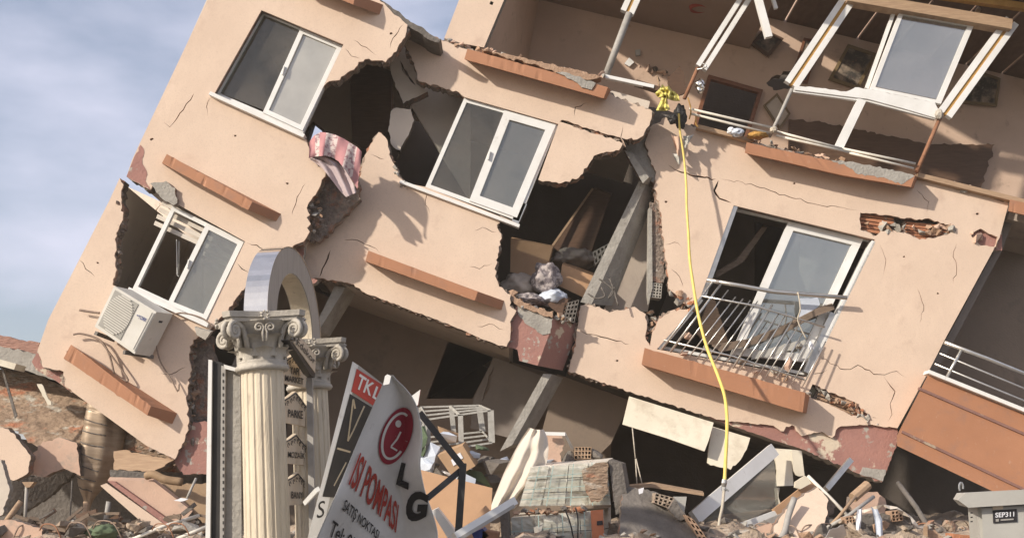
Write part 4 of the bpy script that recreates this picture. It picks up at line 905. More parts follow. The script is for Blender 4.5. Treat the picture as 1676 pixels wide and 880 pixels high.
EL = [(613, 633), (660, 612), (720, 586), (800, 553), (880, 518), (960, 484)]
ER = [(613, 638), (622, 650), (638, 667), (660, 681), (686, 687), (716, 691), (745, 688), (761, 686), (802, 694), (840, 708), (870, 716), (960, 716)]
def ip(t, y):
    if y <= t[0][0]: return t[0][1]
    for (y0, x0), (y1, x1) in zip(t, t[1:]):
        if y <= y1: return x0 + (x1 - x0) * (y - y0) / (y1 - y0)
    return t[-1][1]
def ip2(t, y): # smooth right edge
    return (ip(t, y - 9) + ip(t, y) + ip(t, y + 9)) / 3
def yban(x, y):
    l, r = ip(EL, y), ip2(ER, y); u = (x - l) / max(2, r - l); u = max(-.05, min(1.05, u)); w = max(3, r - l) / 170
    fold = .72
    d = .95 * w * min(u, fold) - .55 * w * max(0, u - fold) + .03 * math.sin(u * 9 + y * .02) * w + .035 * MN.noise(Vector((u * 2.6, y * .018, 5))) * w
    return 6.75 + (y - 613) * .0006 + d + (613 - y) * -.0002
def bsurf(x, y, off=0): return P(x, y, yban(x, y) - off)
NU, NV = 36, 60
vs = []; fs = []
for j in range(NV + 1):
    y = 613 + (955 - 613) * j / NV; l, r = ip(EL, y), ip2(ER, y)
    for i in range(NU + 1): vs.append(bsurf(l + (r - l) * i / NU, y))
n0 = len(vs); vs += [v + Vector((.004, .012, 0)) for v in vs]
for j in range(NV):
    for i in range(NU):
        a = j * (NU + 1) + i; q = (a, a + 1, a + NU + 2, a + NU + 1); fs.append(q); fs.append(tuple(k + n0 for k in reversed(q)))
W_ = NU + 1
for j in range(NV):
    a = j * W_; fs.append((a, a + W_, a + W_ + n0, a + n0)); a = j * W_ + NU; fs.append((a, a + n0, a + W_ + n0, a + W_))
ban = empty('banner', bsurf(600, 900), 'folded white heat pump banner with crimson round emblem and LG lettering', 'banner')
mk('sheet', vs, fs, m_banner, ban, smooth=True)
def decal(name, pts, mat, off=.012, n=1):
    """outline in px, cut fine and laid on the banner"""
    dense = []
    for i in range(len(pts)):
        a, b = pts[i], pts[(i + 1) % len(pts)]; k = max(1, int(math.hypot(b[0] - a[0], b[1] - a[1]) / 4))
        for j in range(k): dense.append(lerp(a, b, j / k))
    tri = tessellate_polygon([[Vector((p[0], -p[1], 0)) for p in dense]])
    return mk(name, [bsurf(x, y, off) for x, y in dense], [t for t in tri], mat, ban)
def stroke(pts, w):
    A = []; Bn = []
    for i, (x, y) in enumerate(pts):
        x0, y0 = pts[max(0, i - 1)]; x1, y1 = pts[min(len(pts) - 1, i + 1)]; dx, dy = x1 - x0, y1 - y0; l = math.hypot(dx, dy) or 1
        A.append((x - dy / l * w / 2, y + dx / l * w / 2)); Bn.append((x + dy / l * w / 2, y - dx / l * w / 2))
    return A, Bn
def stroke_on(name, pts, w, mat, off=.018):
    A, Bn = stroke(pts, w); n = len(A)
    return mk(name, [bsurf(x, y, off) for x, y in A + Bn], [(i, i + 1, n + i + 1, n + i) for i in range(n - 1)], mat, ban)
def ell(a, k=1.0): # slanted round emblem
    c_, s_ = math.cos(a) * 26.5 * k, math.sin(a) * 46 * k
    return (648 + c_ - s_ * .20, 713 + s_ - c_ * .22)
# crimson disc as fan of rings
vs = []; fs = []; KR, KA = 10, 56
for k in range(KR + 1):
    for a in range(KA): vs.append(bsurf(*ell(2 * math.pi * a / KA, max(.01, k / KR)), .014))
for k in range(KR):
    for a in range(KA): fs.append((k * KA + a, k * KA + (a + 1) % KA, (k + 1) * KA + (a + 1) % KA, (k + 1) * KA + a))
mk('emblem_disc', vs, fs, m_lgred, ban)
stroke_on('emblem_ring', [ell(-.95 - i * .128, .80) for i in range(36)], 4.0, m_banner, .022)
stroke_on('emblem_ring', [ell(.35 + i * .01, .80) for i in range(2)], 4.0, m_banner, .022)
stroke_on('emblem_nose', [(656, 706), (650, 718), (641, 729), (640, 731), (647, 735), (650, 737)], 3.0, m_banner, .022)
vs = [bsurf(652 + 5 * math.cos(k * .524), 693 + 6 * math.sin(k * .524), .022) for k in range(12)]
mk('emblem_dot', vs, [tuple(range(12))], m_banner, ban)
bm_ = lambda x, y: bsurf(x, y, .016)
text_on('lettering', 'ISI POMPASI', [(590, 739), (653, 826), (648, 872), (570, 792)], bm_, m_red, ban, bold=.02)
text_on('lettering', 'SATIŞ NOKTASI', [(567, 815), (622, 868), (617, 886), (558, 838)], bm_, m_ink, ban, bold=.015)
text_on('lettering', 'Tel: 05', [(546, 850), (585, 882), (578, 902), (538, 876)], bm_, m_ink, ban, bold=.01)
text_on('lettering', 'L', [(657, 756), (672, 760), (668, 801), (648, 792)], bm_, m_ink, ban, bold=.07)
text_on('lettering', 'G', [(668, 800), (703, 807), (697, 848), (661, 857)], bm_, m_ink, ban, bold=.06)
poly('eyelet_strip', [(630, 615), (634, 612), (640, 615), (637, 628), (627, 630)], lambda x, y: 6.73, .02, m_alu, ban)
T(poly('sign_offcut', [(669, 651), (688, 637), (684, 662), (676, 668)], 8.6, .05, m_alu, None, m_red), 'small torn white and red corner of a sign behind the banner', 'sign')
T(barpx('metal_strut', (500, 822, 7.9), (520, 800, 7.6), .03, .03, m_alu), 'short pale metal strut poking out beside the leaning sign panel', 'strut')

# ------------------------------------------------------------------ things inside the ground floor and in front of it
rk = empty('shelf_rack', P(750, 735, 13.4), 'toppled white perforated metal shelf rack behind the banner', 'rack')
Fq = [(700, 686), (803, 671), (805, 724), (701, 740)]; Bq = [(689, 666), (784, 663), (790, 706), (692, 716)]
YF, YB = 13.3, 13.95
def rb(nm, a, ya, b, yb_, w=.035):
    p, q = P(*a, ya), P(*b, yb_); w *= .62; v, f = bar_v(p, q, w, .010); v2, f2 = bar_v(p + Vector((0, .012, .0)), q + Vector((0, .012, 0)), .008, .025)
    mb = MB().add((v, f)).add((v2, f2)); return mb.build(nm, m_rack, rk)
for q, yy in ((Fq, YF), (Bq, YB)):
    rb('shelf_edge', q[0], yy, q[1], yy); rb('shelf_edge', q[3], yy, q[2], yy); rb('upright', q[0], yy, q[3], yy, .10); rb('upright', q[1], yy, q[2], yy, .12)
    rb('upright', lerp(q[0], q[1], .52), yy, lerp(q[3], q[2], .52), yy, .10)
for k in range(4): rb('shelf_edge', Fq[k], YF, Bq[k], YB)
for t in (.33, .66): rb('shelf_slat', lerp(Fq[0], Bq[0], t), YF + (YB - YF) * t, lerp(Fq[1], Bq[1], t), YF + (YB - YF) * t); rb('shelf_slat', lerp(Fq[3], Bq[3], t), YF + (YB - YF) * t, lerp(Fq[2], Bq[2], t), YF + (YB - YF) * t)
rb('shelf_edge', lerp(Fq[0], Fq[1], .5), YF, lerp(Bq[0], Bq[1], .5), YB, .05)

sf = empty('tube_frame', P(750, 880, 10.7), 'bent black square tube frame leaning right of the banner', 'frame')
v, f = bar_v(P(688, 676, 10.9), P(758, 764, 10.7), .062, .062); mk('upper_arm', v, f, m_black, sf)
v, f = bar_v(P(758, 758, 10.7), P(745, 950, 10.6), .066, .066); mk('leg', v, f, m_black, sf)
v, f = bar_v(P(752, 771, 10.72), P(698, 816, 10.4), .055, .055); mk('brace', v, f, m_black, sf)
cb = empty('cardboard_box', P(745, 770, 13.0), 'brown cardboard box with two white labels under the shelf rack', 'box')
loft('carton', [(716, 745), (757, 728), (778, 762), (742, 782)], 12.9, [(722, 738), (762, 722), (783, 756), (746, 776)], 13.3, m_card, cb)
poly('paper_label', [(738, 752), (745, 748), (750, 757), (742, 762)], 12.89, .004, m_paper, cb); poly('paper_label', [(747, 743), (753, 740), (758, 749), (752, 752)], 12.89, .004, m_paper, cb)
T(poly('fibreboard_sheet', [(688, 768), (730, 779), (806, 798), (802, 860), (790, 960), (690, 960)], lambda x, y: 11.9 + (y - 768) * -.004, .03, m_board), 'large tan fibreboard sheet standing behind the black steel frame', 'board')
T(poly('fibreboard_sheet', [(795, 826), (803, 836), (800, 960), (745, 960), (760, 862)], lambda x, y: 11.3 + (y - 826) * -.003, .02, m_board), 'smaller tan board piece leaning on the large fibreboard sheet', 'board')
T(poly('lilac_sheet', [(752, 770), (779, 783), (776, 800), (755, 790)], 12.0, .01, m_bluewrap), 'pale lilac sheet corner above the tan fibreboard', 'sheet')
T(loft('plank', [(706, 836), (716, 831), (750, 876), (745, 900)], 10.9, [(708, 834), (718, 829), (753, 874), (748, 898)], 11.1, m_alu), 'white plank end lying beside the lower edge of the banner', 'plank')
tb = empty('light_fitting', P(790, 850, 10.3), 'long white light fitting tilted up toward the wrapped tiles', 'light fitting')
v, f = bar_v(P(744, 878, 10.3), P(842, 819, 10.7), .075, .07); mk('housing', v, f, m_alu, tb)
v, f = bar_v(P(748, 884, 10.27), P(840, 828, 10.66), .03, .05); mk('underside', v, f, m_greypipe, tb)
for i, (q, m, l) in enumerate([([(772, 872), (790, 864), (800, 876), (780, 890)], m_blueink, 'blue printed packet under the light fitting'), ([(790, 868), (815, 872), (812, 890), (788, 890)], m_rust, 'rust brown packet beside the blue one under the light fitting')]):
    T(loft('packet', q, 10.5, [(x + 4, y - 3) for x, y in q], 10.8, m), l, 'packet')
rr = random.Random(9)
for i, (x, y, w, h, m, l) in enumerate([(700, 760, 40, 22, m_bluewrap, 'crumpled pale blue film beside the lower shelf rack'), (712, 742, 26, 34, m_bluewrap, 'upright blue plastic scrap against the cardboard box'), (731, 778, 24, 16, m_paper, 'small white carton scrap at the edge of the fibreboard'), (737, 715, 30, 10, m_bluewrap, 'blue plastic folder lying inside the shelf rack'), (690, 720, 18, 56, m_green, 'green sheeting hanging inside the left end of the rack'), (790, 735, 26, 10, m_green, 'green leafy scrap right of the shelf rack'), (772, 742, 20, 12, m_bluewrap, 'pale plastic scrap right of the cardboard box')]):
    v, f = chunk_v(P(x, y, 13.2), (w / 135, .2, h / 145), 300 + i, 16, .3); T(mk('scrap', v, f, m), l, 'scrap')
for i in range(60):
    x = rr.uniform(680, 900); y = 800 - abs(rr.gauss(0, 26)) - (30 if x > 800 else 0); m = rr.choice([m_concd, m_concd, m_bluewrap, m_green, m_card, m_innerdark, m_concd])
    if i < 26:
        v, f = chunk_v(P(x, y, 13 + rr.random() * 1.5), (rr.uniform(.15, .5), .3, rr.uniform(.08, .3)), 400 + i, 12)
        T(mk('stock_debris', v, f, m), 'small battered stock piece in the shade behind the fibreboard', 'debris', 'battered shop stock in the shade')

# white cloth
def cloth_surface(name, Lc, Rc, Y, mat, folds, amp, label, cat, nu=26, nv=30, ph=0):
    def at(c, t):
        k = t * (len(c) - 1); i = min(int(k), len(c) - 2); return lerp(c[i], c[i + 1], k - i)
    vs = []; fs = []
    for j in range(nv + 1):
        t = j / nv; l = at(Lc, t); r_ = at(Rc, t)
        for i in range(nu + 1):
            u = i / nu; p = lerp(l, r_, u); sag = math.sin(u * math.pi) * 2
            y = Y(t, u) if callable(Y) else Y
            vs.append(P(p[0], p[1] + sag, y + amp * math.sin(u * folds * 2 * math.pi + ph + t * 1.3) * (.35 + .65 * t) + amp * .4 * math.sin(u * folds * 5.1 + 2 * t) + amp * 1.3 * MN.noise(Vector((u * 3.2 + t * 1.5, t * 3.5, len(label))))))
    n0 = len(vs); vs += [v + Vector((0, .012, 0)) for v in vs]
    for j in range(nv):
        for i in range(nu):
            a = j * (nu + 1) + i; q = (a, a + 1, a + nu + 2, a + nu + 1); fs.append(q); fs.append(tuple(k + n0 for k in reversed(q)))
    o = mk(name, vs, fs, mat, smooth=True); return T(o, label, cat)
cloth_surface('cloth', [(866, 699), (853, 718), (842, 738), (832, 757), (824, 775), (816, 795), (808, 815), (800, 838)], [(890, 702), (896, 716), (898, 734), (896, 752), (890, 770), (880, 786), (868, 798), (842, 832)], lambda t, u: 12.85 - .45 * t - .10 * math.sin(u * 3.1), m_cloth, 2.6, .05, 'off white sheet draped over the rubble left of the wrapped tiles', 'cloth', 48, 48)

# wrapped tile stacks
def stack(front, back, Yf, Yb, label, rows, cols, seed):
    r = empty('tile_stack', P(front[3][0], front[3][1], Yf), label, 'tile stack', 'film wrapped tile stacks')
    rnd = random.Random(seed)
    for j in range(rows):
        for i in range(cols):
            a, b = (i + .02) / cols, (i + .98) / cols; c0, c1_ = (j + .03) / rows, (j + .97) / rows; dy = rnd.uniform(-.03, .03)
            q = [bil(front, a, c0), bil(front, b, c0), bil(front, b, c1_), bil(front, a, c1_)]; qb = [bil(back, a, c0), bil(back, b, c0), bil(back, b, c1_), bil(back, a, c1_)]
            loft('tile_carton', q, Yf + dy, qb, Yb, m_tilewrap, r)
    NX, NY = 26, 14; vs = []; fs = []
    for j in range(NY + 1):
        for i in range(NX + 1):
            p = bil(front, i / NX, j / NY); d = .05 + .028 * MN.noise(Vector((i * .22, j * 1.1, seed))) + .016 * MN.noise(Vector((i * .9, j * .9, seed + 3)))
            vs.append(P(p[0], p[1], Yf - d))
    for j in range(NY):
        for i in range(NX): a = j * (NX + 1) + i; fs.append((a, a + 1, a + NX + 2, a + NX + 1))
    mk('stretch_film', vs, fs, m_film, r)
    for u in (.12, .30, .56, .80):
        v, f = bar_v(P(*bil(front, u, 0), Yf - .09), P(*bil(front, u, 1), Yf - .09), .009, .006); mk('strap', v, f, m_strap, r)
    for w in (.25, .55, .8):
        v, f = bar_v(P(*bil(front, 0, w + .03), Yf - .09), P(*bil(front, 1, w - .02), Yf - .09), .007, .006); mk('strap', v, f, m_strap, r)
    return r
stack([(868, 764), (994, 754), (1000, 826), (849, 828)], [(878, 757), (1004, 748), (1008, 818), (860, 820)], 12.300, 13.200, 'upper film wrapped stack of pale tile cartons beside the white sheet', 3, 4, 3)
lo = stack([(836, 846), (986, 834), (992, 930), (838, 930)], [(846, 838), (1000, 828), (1004, 930), (850, 930)], 12.100, 13.100, 'lower film wrapped stack of tile cartons with orange end', 3, 4, 5)
poly('orange_end', [(967, 835), (987, 833), (991, 930), (972, 930)], 11.980, .05, m_orange, lo); poly('printed_mark', [(977, 852), (986, 851), (987, 858), (977, 859)], 11.972, .004, m_ink, lo)
T(loft('cardboard_sheet', [(996, 752), (1018, 758), (1030, 830), (1008, 842)], 12.200, [(1002, 750), (1024, 757), (1036, 828), (1012, 838)], 12.800, m_concd), 'grey brown torn board standing at the right end of the tiles', 'board')
T(poly('torn_wrapper', [(952, 770, 2), (975, 757, 2), (994, 756, 2), (996, 800, 3), (985, 818, 3), (968, 822, 3), (958, 800, 3)], 12.160, .03, m_tan), 'torn brown carton paper hanging over the upper tile stack', 'paper')
T(loft('post_stub', [(818, 840), (830, 836), (838, 930), (824, 930)], 11.900, [(822, 838), (834, 834), (842, 930), (828, 930)], 12.100, m_concd), 'grey stub post standing at the left end of the lower tiles', 'post')
T(poly('wall_fragment', [(884, 711, 1), (920, 712, 1.5), (925, 726, 2.5), (916, 742, 2.5), (920, 757, 2), (898, 759, 2), (888, 740, 1)], 13.200, .10, m_plaster_old, None, m_broken), 'pale pink wall fragment standing behind the upper tile stack', 'wall fragment')
T(barpx('moulding', (890, 709, 13.100), (925, 710, 13.100), .04, .05, m_alu), 'short white moulding on top of the pale pink wall fragment', 'moulding')
T(barpx('moulding', (925, 710, 13.100), (937, 734, 13.200), .03, .05, m_greypipe), 'short grey moulding slanting beside the pale pink wall fragment', 'moulding')
hb = lattice('hollow_brick', [(941, 731), (968, 731), (967, 750), (940, 751)], 5, 3, 13.100, .25, m_woodl, None, .14); T(hb, 'broken hollow brick standing on top of the tile stack', 'brick')
v, f = chunk_v(P(975, 742, 13.200), (.2, .2, .14), 77, 14); T(mk('brick_fragment', v, f, m_concd), 'dark mortar lump right of the hollow brick on the tiles', 'fragment')
v, f = chunk_v(P(930, 748, 13.200), (.16, .2, .17), 78, 14); T(mk('brick_fragment', v, f, m_concd), 'dark mortar lump left of the hollow brick on the tiles', 'fragment')
for i in range(30):
    x = rr.uniform(842, 960); v, f = chunk_v(P(x, 838 - (x - 842) * .06 + rr.uniform(-3, 4), 12.050), (rr.uniform(.05, .14), .08, rr.uniform(.03, .07)), 500 + i, 10)
    T(mk('clay_shard', v, f, rr.choice([m_brick, m_brickdust, m_brickdust, m_concd])), 'small clay shard in the crushed layer between the two tile stacks', 'shard', 'clay shards between the tile stacks')
T(tube('cable', [(926, 836, 11.900), (934, 858, 11.850), (940, 890, 11.850)], .008, m_black, curve=4), 'thin black cable hanging left over the lower tiles', 'cable')
T(tube('cable', [(942, 830, 11.900), (946, 850, 11.850), (945, 890, 11.850)], .008, m_black, curve=4), 'thin black cable hanging right over the lower tiles', 'cable')

# shop front ceiling panels and aluminium frame
T(poly('ceiling_panel', [(1030, 648), (1168, 691), (1160, 720), (1153, 738), (1090, 716), (1019, 694)], lambda x, y: 15.0 - (y - 650) * .004, .05, m_cream, holes=[crack([(1093, 700), (1088, 712)], 1.5, 3)]), 'long cream ceiling panel hanging below the right wall edge', 'ceiling panel')
T(poly('ceiling_panel', [(1165, 697), (1228, 716), (1222, 735, 2), (1212, 752, 2), (1196, 768, 2), (1178, 764, 2), (1158, 757, 1), (1160, 735)], lambda x, y: 15.0 - (y - 700) * .004, .05, m_cream), 'broken cream ceiling panel behind the end of the yellow hose', 'ceiling panel')
T(poly('ceiling_panel', [(1266, 733), (1294, 735), (1299, 794), (1270, 795), (1272, 770, 2)], lambda x, y: 14.9 - (y - 730) * .003, .05, m_cream), 'narrow cream panel hanging straight down above the glass', 'ceiling panel')
T(poly('ceiling_panel', [(1295, 735), (1312, 737), (1317, 778, 2), (1308, 779, 2), (1299, 770)], lambda x, y: 14.7, .05, m_cream), 'short torn cream panel beside the narrow hanging one', 'ceiling panel')
T(poly('ceiling_scrap', [(1268, 798, 2), (1276, 797, 2), (1274, 812, 2), (1278, 825, 2), (1275, 832, 2), (1270, 818, 2)], 14.6, .03, m_cream), 'thin torn cream strip dangling below the narrow panel', 'scrap')
T(poly('board_piece', [(1302, 788, 1), (1318, 778, 1.5), (1328, 790), (1310, 800), (1301, 797)], 13.6, .06, m_cream), 'small bent cream board lying on the aluminium frame', 'board')
sf2 = empty('shop_window_frame', P(1200, 870, 13.4), 'collapsed white aluminium shop window frame with dusty glass', 'window frame')
v, f = bar_v(P(1266, 736, 14.6), P(1136, 847, 13.4), .17, .07); mk('stile', v, f, m_alu, sf2)
v, f = bar_v(P(1160, 880, 13.3), P(1296, 831, 13.7), .085, .08); mk('bottom_rail', v, f, m_alu, sf2)
v, f = bar_v(P(1200, 880, 13.2), P(1300, 838, 13.5), .10, .05); mk('bottom_rail', v, f, m_greypipe, sf2)
v, f = bar_v(P(1268, 838, 13.6), P(1330, 790, 13.8), .09, .06); mk('stile', v, f, m_board, sf2)
poly('pane', [(1266, 742), (1275, 830), (1165, 872), (1145, 846)], lambda x, y: 14.6 - (y - 740) * .0095, .012, m_glass, sf2)
for i, (a, b) in enumerate([((1035, 700), (1040, 750)), ((1040, 750), (1043, 800)), ((1041, 750), (1053, 800))]):
    T(tube('wire', [(*a, 13.5), (*b, 13.4)], .007, m_rope), ['single pale wire hanging below the long cream panel', 'left strand of the forked pale wire', 'right strand of the forked pale wire'][i], 'wire')

# rubble right of the tiles
def frag(pts, Y, t, m, s, l, c='wall fragment', name='wall_fragment', seed=1, yf=None, group=None):
    return T(poly(name, pts, yf or Y, t, m, None, s, seed=seed), l, c, group)
frag([(1020, 795, 3), (1060, 800, 3), (1090, 812, 3), (1130, 850, 2), (1170, 900, 2), (1175, 960), (1010, 960), (1015, 850, 2)], 11.6, .2, m_concd, m_broken, 'large dusty brown slab piece sloping right of the tile stacks', seed=81, yf=lambda x, y: 12.3 - (y - 795) * .008)
lattice('x', [(0, 0), (1, 0), (1, 1), (0, 1)], 1, 1, 5, .1, m_conc, None).name
bpy.data.objects.remove(bpy.data.objects['x'])
T(lattice('hollow_brick', [(1073, 806), (1104, 814), (1096, 832), (1070, 822)], 4, 3, 11.9, .25, m_dust, None, .2), 'dusty hollow brick end at the top of the brown slab piece', 'brick')
T(lattice('hollow_brick', [(1122, 842), (1136, 850), (1160, 885), (1146, 886)], 2, 4, 11.6, .25, m_brickdust, None, .2), 'reddish hollow brick row on the right edge of the brown slab', 'brick')
frag([(1104, 816, 2), (1118, 836, 2), (1128, 850, 2), (1110, 850, 2), (1094, 832, 1)], 11.8, .2, m_concd, m_broken, 'small brown slab corner beside the dusty hollow brick', seed=82)
T(loft('table_edge', [(1026, 795), (1065, 791), (1152, 806), (1152, 811), (1065, 797), (1026, 800)], 13.0, [(1030, 792), (1068, 788), (1150, 803), (1150, 807), (1068, 793), (1030, 796)], 13.6, m_woodl), 'bent tan timber edging lying behind the brown slab piece', 'timber')
T(poly('white_board', [(1102, 812), (1124, 812), (1120, 840), (1108, 838)], 13.0, .03, m_cab), 'small grey white board under the bent timber edging', 'board')
frag([(1338, 796, 2), (1356, 818, 2), (1354, 842, 3), (1340, 870, 3), (1335, 960), (1268, 960), (1266, 862, 2), (1296, 822, 2)], 12.6, .15, m_plaster, m_broken, 'big sunlit peach wall fragment leaning in the right rubble', seed=83, yf=lambda x, y: 12.5 - (y - 796) * .006)
frag([(1338, 797, 2), (1350, 806, 2), (1370, 828, 3), (1356, 850, 3), (1345, 872, 3), (1338, 872, 2), (1352, 840, 2), (1354, 820, 2)], 12.75, .2, m_broken, m_broken, 'broken brick edge along the big peach wall fragment', 'broken edge', 'broken_edge', 84)
frag([(1220, 870, 2), (1262, 855, 2), (1270, 880, 2), (1262, 960), (1210, 960)], 12.2, .1, m_plaster_old, m_broken, 'flat dusty peach piece left of the big wall fragment', seed=85)
frag([(1195, 872, 2), (1225, 866, 2), (1240, 880, 2), (1236, 960), (1190, 960)], 11.9, .12, m_cloth, m_conc, 'pale cream plaster lump at the foot of the shop window frame', seed=86)
frag([(1392, 812, 2), (1412, 806, 2), (1436, 804, 2), (1450, 820, 2), (1448, 840, 2), (1400, 845, 2), (1390, 826, 2)], 12.7, .14, m_plaster_old, m_broken, 'small peach wall fragment behind the round timber stub', seed=87)
frag([(1405, 842, 2), (1445, 838, 2), (1480, 850, 2), (1502, 868, 2), (1505, 960), (1405, 960)], 12.0, .18, m_concd, m_broken, 'brown shaded slab behind the white tape', seed=88)
T(lattice('hollow_brick', [(1459, 836), (1477, 834), (1478, 851), (1461, 853)], 3, 3, 11.95, .2, m_brickdust, None, .16), 'clay hollow brick end beside the white tape', 'brick')
T(lattice('hollow_brick', [(1384, 846), (1400, 843), (1400, 853), (1386, 856)], 3, 2, 11.9, .2, m_brickdust, None, .16), 'small clay hollow brick end left of the hanging tissue', 'brick')
v, f = tube_v([P(1396, 814, 12.4), P(1420, 793, 12.5)], .055, 10); T(mk('timber_stub', v, f, m_woodl, smooth=False), 'thick round timber stub pointing up in the right rubble', 'timber')
T(tube('stick', [(1340, 878, 12.2), (1372, 846, 12.2), (1400, 812, 12.35)], .018, m_woodl), 'thin stick below the round timber stub', 'stick')
T(tube('stick', [(1350, 865, 12.1), (1390, 842, 12.1), (1430, 812, 12.3)], .02, m_greypipe), 'grey rod crossing the right rubble toward the small peach fragment', 'rod')
T(tube('pipe', [(1322, 778, 12.6), (1360, 815, 12.5), (1390, 846, 12.4)], .02, m_whitepipe), 'thin white pipe slanting down past the big peach fragment', 'pipe')
T(barpx('steel_profile', (1352, 800, 14.4), (1392, 752, 14.6), .07, .07, m_steel), 'short bright steel profile under the red beam', 'steel profile')
T(tube('bent_pipe', [(1300, 815, 12.2), (1290, 845, 12.1), (1284, 870, 12.0), (1272, 890, 11.9)], .035, m_greypipe, curve=4), 'bent grey pipe in front of the big peach fragment', 'pipe')
T(tube('timber_lath', [(1470, 790, 13.0), (1500, 830, 12.6), (1530, 880, 12.2)], .03, m_concd), 'dark lath slanting down beside the grey cabinet', 'lath')
tp = [(1398, 846), (1406, 838), (1415, 835), (1424, 833), (1435, 829), (1446, 827), (1456, 829), (1468, 831), (1478, 838), (1490, 846), (1496, 853), (1502, 861), (1514, 862)]
A_, B_ = stroke(tp, 4.6); nn = len(A_)
v = [P(x + 1.5 * math.sin(i * 2.3), y + 1.5 * math.cos(i * 3.1), 11.8 + .05 * math.sin(i * 1.7)) for i, (x, y) in enumerate(A_)] + [P(x, y, 11.83 + .05 * math.cos(i * 2.1)) for i, (x, y) in enumerate(B_)]
o = mk('tape', v, [(i, i + 1, nn + i + 1, nn + i) for i in range(nn - 1)], m_cloth); T(o, 'white plastic tape draped over the right rubble', 'tape')
cloth_surface('tissue', [(1404, 832), (1401, 850), (1402, 866)], [(1411, 830), (1410, 850), (1408, 864)], 11.7, m_paper, 1, .02, 'narrow white tissue hanging left below the tape', 'tissue', 6, 8)
cloth_surface('tissue', [(1426, 828), (1432, 850), (1438, 900)], [(1436, 832), (1444, 850), (1446, 900)], 11.7, m_bluewrap, 1, .02, 'bluish tissue strip hanging right below the tape', 'tissue', 6, 8)
T(poly('paper_sheet', [(1358, 866, 1), (1381, 858), (1386, 874, 1), (1372, 892), (1345, 892)], lambda x, y: 11.4 + (y - 858) * .01, .01, m_paper), 'folded white paper sheet lying in the right rubble', 'paper')
T(poly('paper_sheet', [(1045, 800), (1054, 797), (1052, 806), (1046, 808)], 12.0, .01, m_paper), 'small white paper scrap at the foot of the forked wire', 'paper')
T(loft('post_stub', [(1511, 862), (1518, 861), (1520, 960), (1512, 960)], 11.6, [(1513, 860), (1520, 860), (1522, 960), (1514, 960)], 11.8, m_woodl), 'small pale post stub holding the tape end', 'post')
frag([(1513, 868, 2), (1530, 866, 2), (1545, 878, 2), (1560, 900, 1), (1515, 900)], 11.7, .2, m_brickdust, m_broken, 'small crumbled brick lump right of the tape end', seed=89)
frag([(1560, 872, 1), (1590, 876, 1), (1592, 900), (1560, 900)], 11.2, .2, m_brick, m_brick, 'orange brick half hidden by the grey cabinet', 'brick', 'brick', 90)
for i in range(46):
    x = rr.uniform(1340, 1560); y = 876 + rr.uniform(-16, 10) - 8 * math.exp(-((x - 1400) / 50) ** 2)
    v, f = chunk_v(P(x, y, 11.8 + rr.uniform(0, .8)), (rr.uniform(.06, .26), .18, rr.uniform(.05, .16)), 600 + i, 12)
    T(mk('rubble_chunk', v, f, rr.choice([m_conc, m_concd, m_brickdust, m_dust, m_dust, m_concd])), 'loose rubble chunk in the right heap between wall fragment and cabinet', 'rubble', 'loose chunks of the right heap')
for i in range(26):
    x = rr.uniform(1190, 1345); y = 882 + rr.uniform(-8, 10)
    v, f = chunk_v(P(x, y, 11.6 + rr.uniform(0, .6)), (rr.uniform(.06, .2), .18, rr.uniform(.05, .12)), 700 + i, 12)
    T(mk('rubble_chunk', v, f, rr.choice([m_conc, m_brickdust, m_concd, m_dust])), 'loose rubble chunk below the shop window frame', 'rubble', 'loose chunks below the window frame')

# ------------------------------------------------------------------ grey street cabinet
ca = empty('utility_cabinet', P(1640, 900, 8.6) * 1, 'grey street cabinet with black SEP311 plate at right edge', 'cabinet')
def yc(x, y): return 8.45 + (x - 1600) * .0012
def cab(name, pts, yf, t, mat, h=()): return poly(name, pts, yf, t, mat, ca, holes=h)
loft('body', [(1600, 826), (1780, 816), (1780, 1130), (1622, 1130)], 8.5, [(1584, 829), (1764, 819), (1764, 1125), (1604, 1125)], 9.1, m_cab, ca)
loft('door', [(1606, 831), (1780, 821), (1780, 1128), (1628, 1128)], 8.46, [(1606, 831), (1780, 821), (1780, 1128), (1628, 1128)], 8.498, m_cab, ca)
loft('roof', [(1580, 806), (1782, 795), (1785, 818), (1585, 830), (1568, 818)], 8.40, [(1566, 806), (1760, 796), (1762, 816), (1570, 826), (1560, 816)], 9.2, m_cab, ca)
poly('name_plate', [(1625, 834.5), (1664, 832), (1665, 853), (1626, 855.5)], 8.452, .006, m_ink, ca)
text_on('lettering', 'SEP311', [(1629, 838.3), (1660, 836.3), (1660, 844.3), (1629, 846.3)], lambda x, y: P(x, y, 8.446), m_paper, ca, bold=.02)
poly('plate_line', [(1638, 849), (1659, 847.7), (1659, 850), (1638, 851.3)], 8.446, .003, m_greypipe, ca); poly('plate_emblem', [(1630, 848.5), (1635, 848.2), (1635, 852.5), (1630, 852.8)], 8.446, .003, m_greypipe, ca)
poly('yellow_sticker', [(1625, 826.5), (1642, 825.5), (1642, 832.5), (1625, 833.5)], 8.452, .004, m_signface, ca)
lp = [P(1573 + 3.2 * math.cos(a), 797 - 8 * math.sin(a) , 8.6) for a in [k * math.pi / 6 - .3 for k in range(9)]]
v, f = tube_v(lp, .008, 6); mk('lifting_eye', v, f, m_steel, ca)
for i in range(3): poly('vent_slot', [(1588.5, 838 + i * 7), (1592, 837.5 + i * 7), (1592.2, 839.5 + i * 7), (1588.7, 840 + i * 7)], 8.6, .004, m_ink, ca)
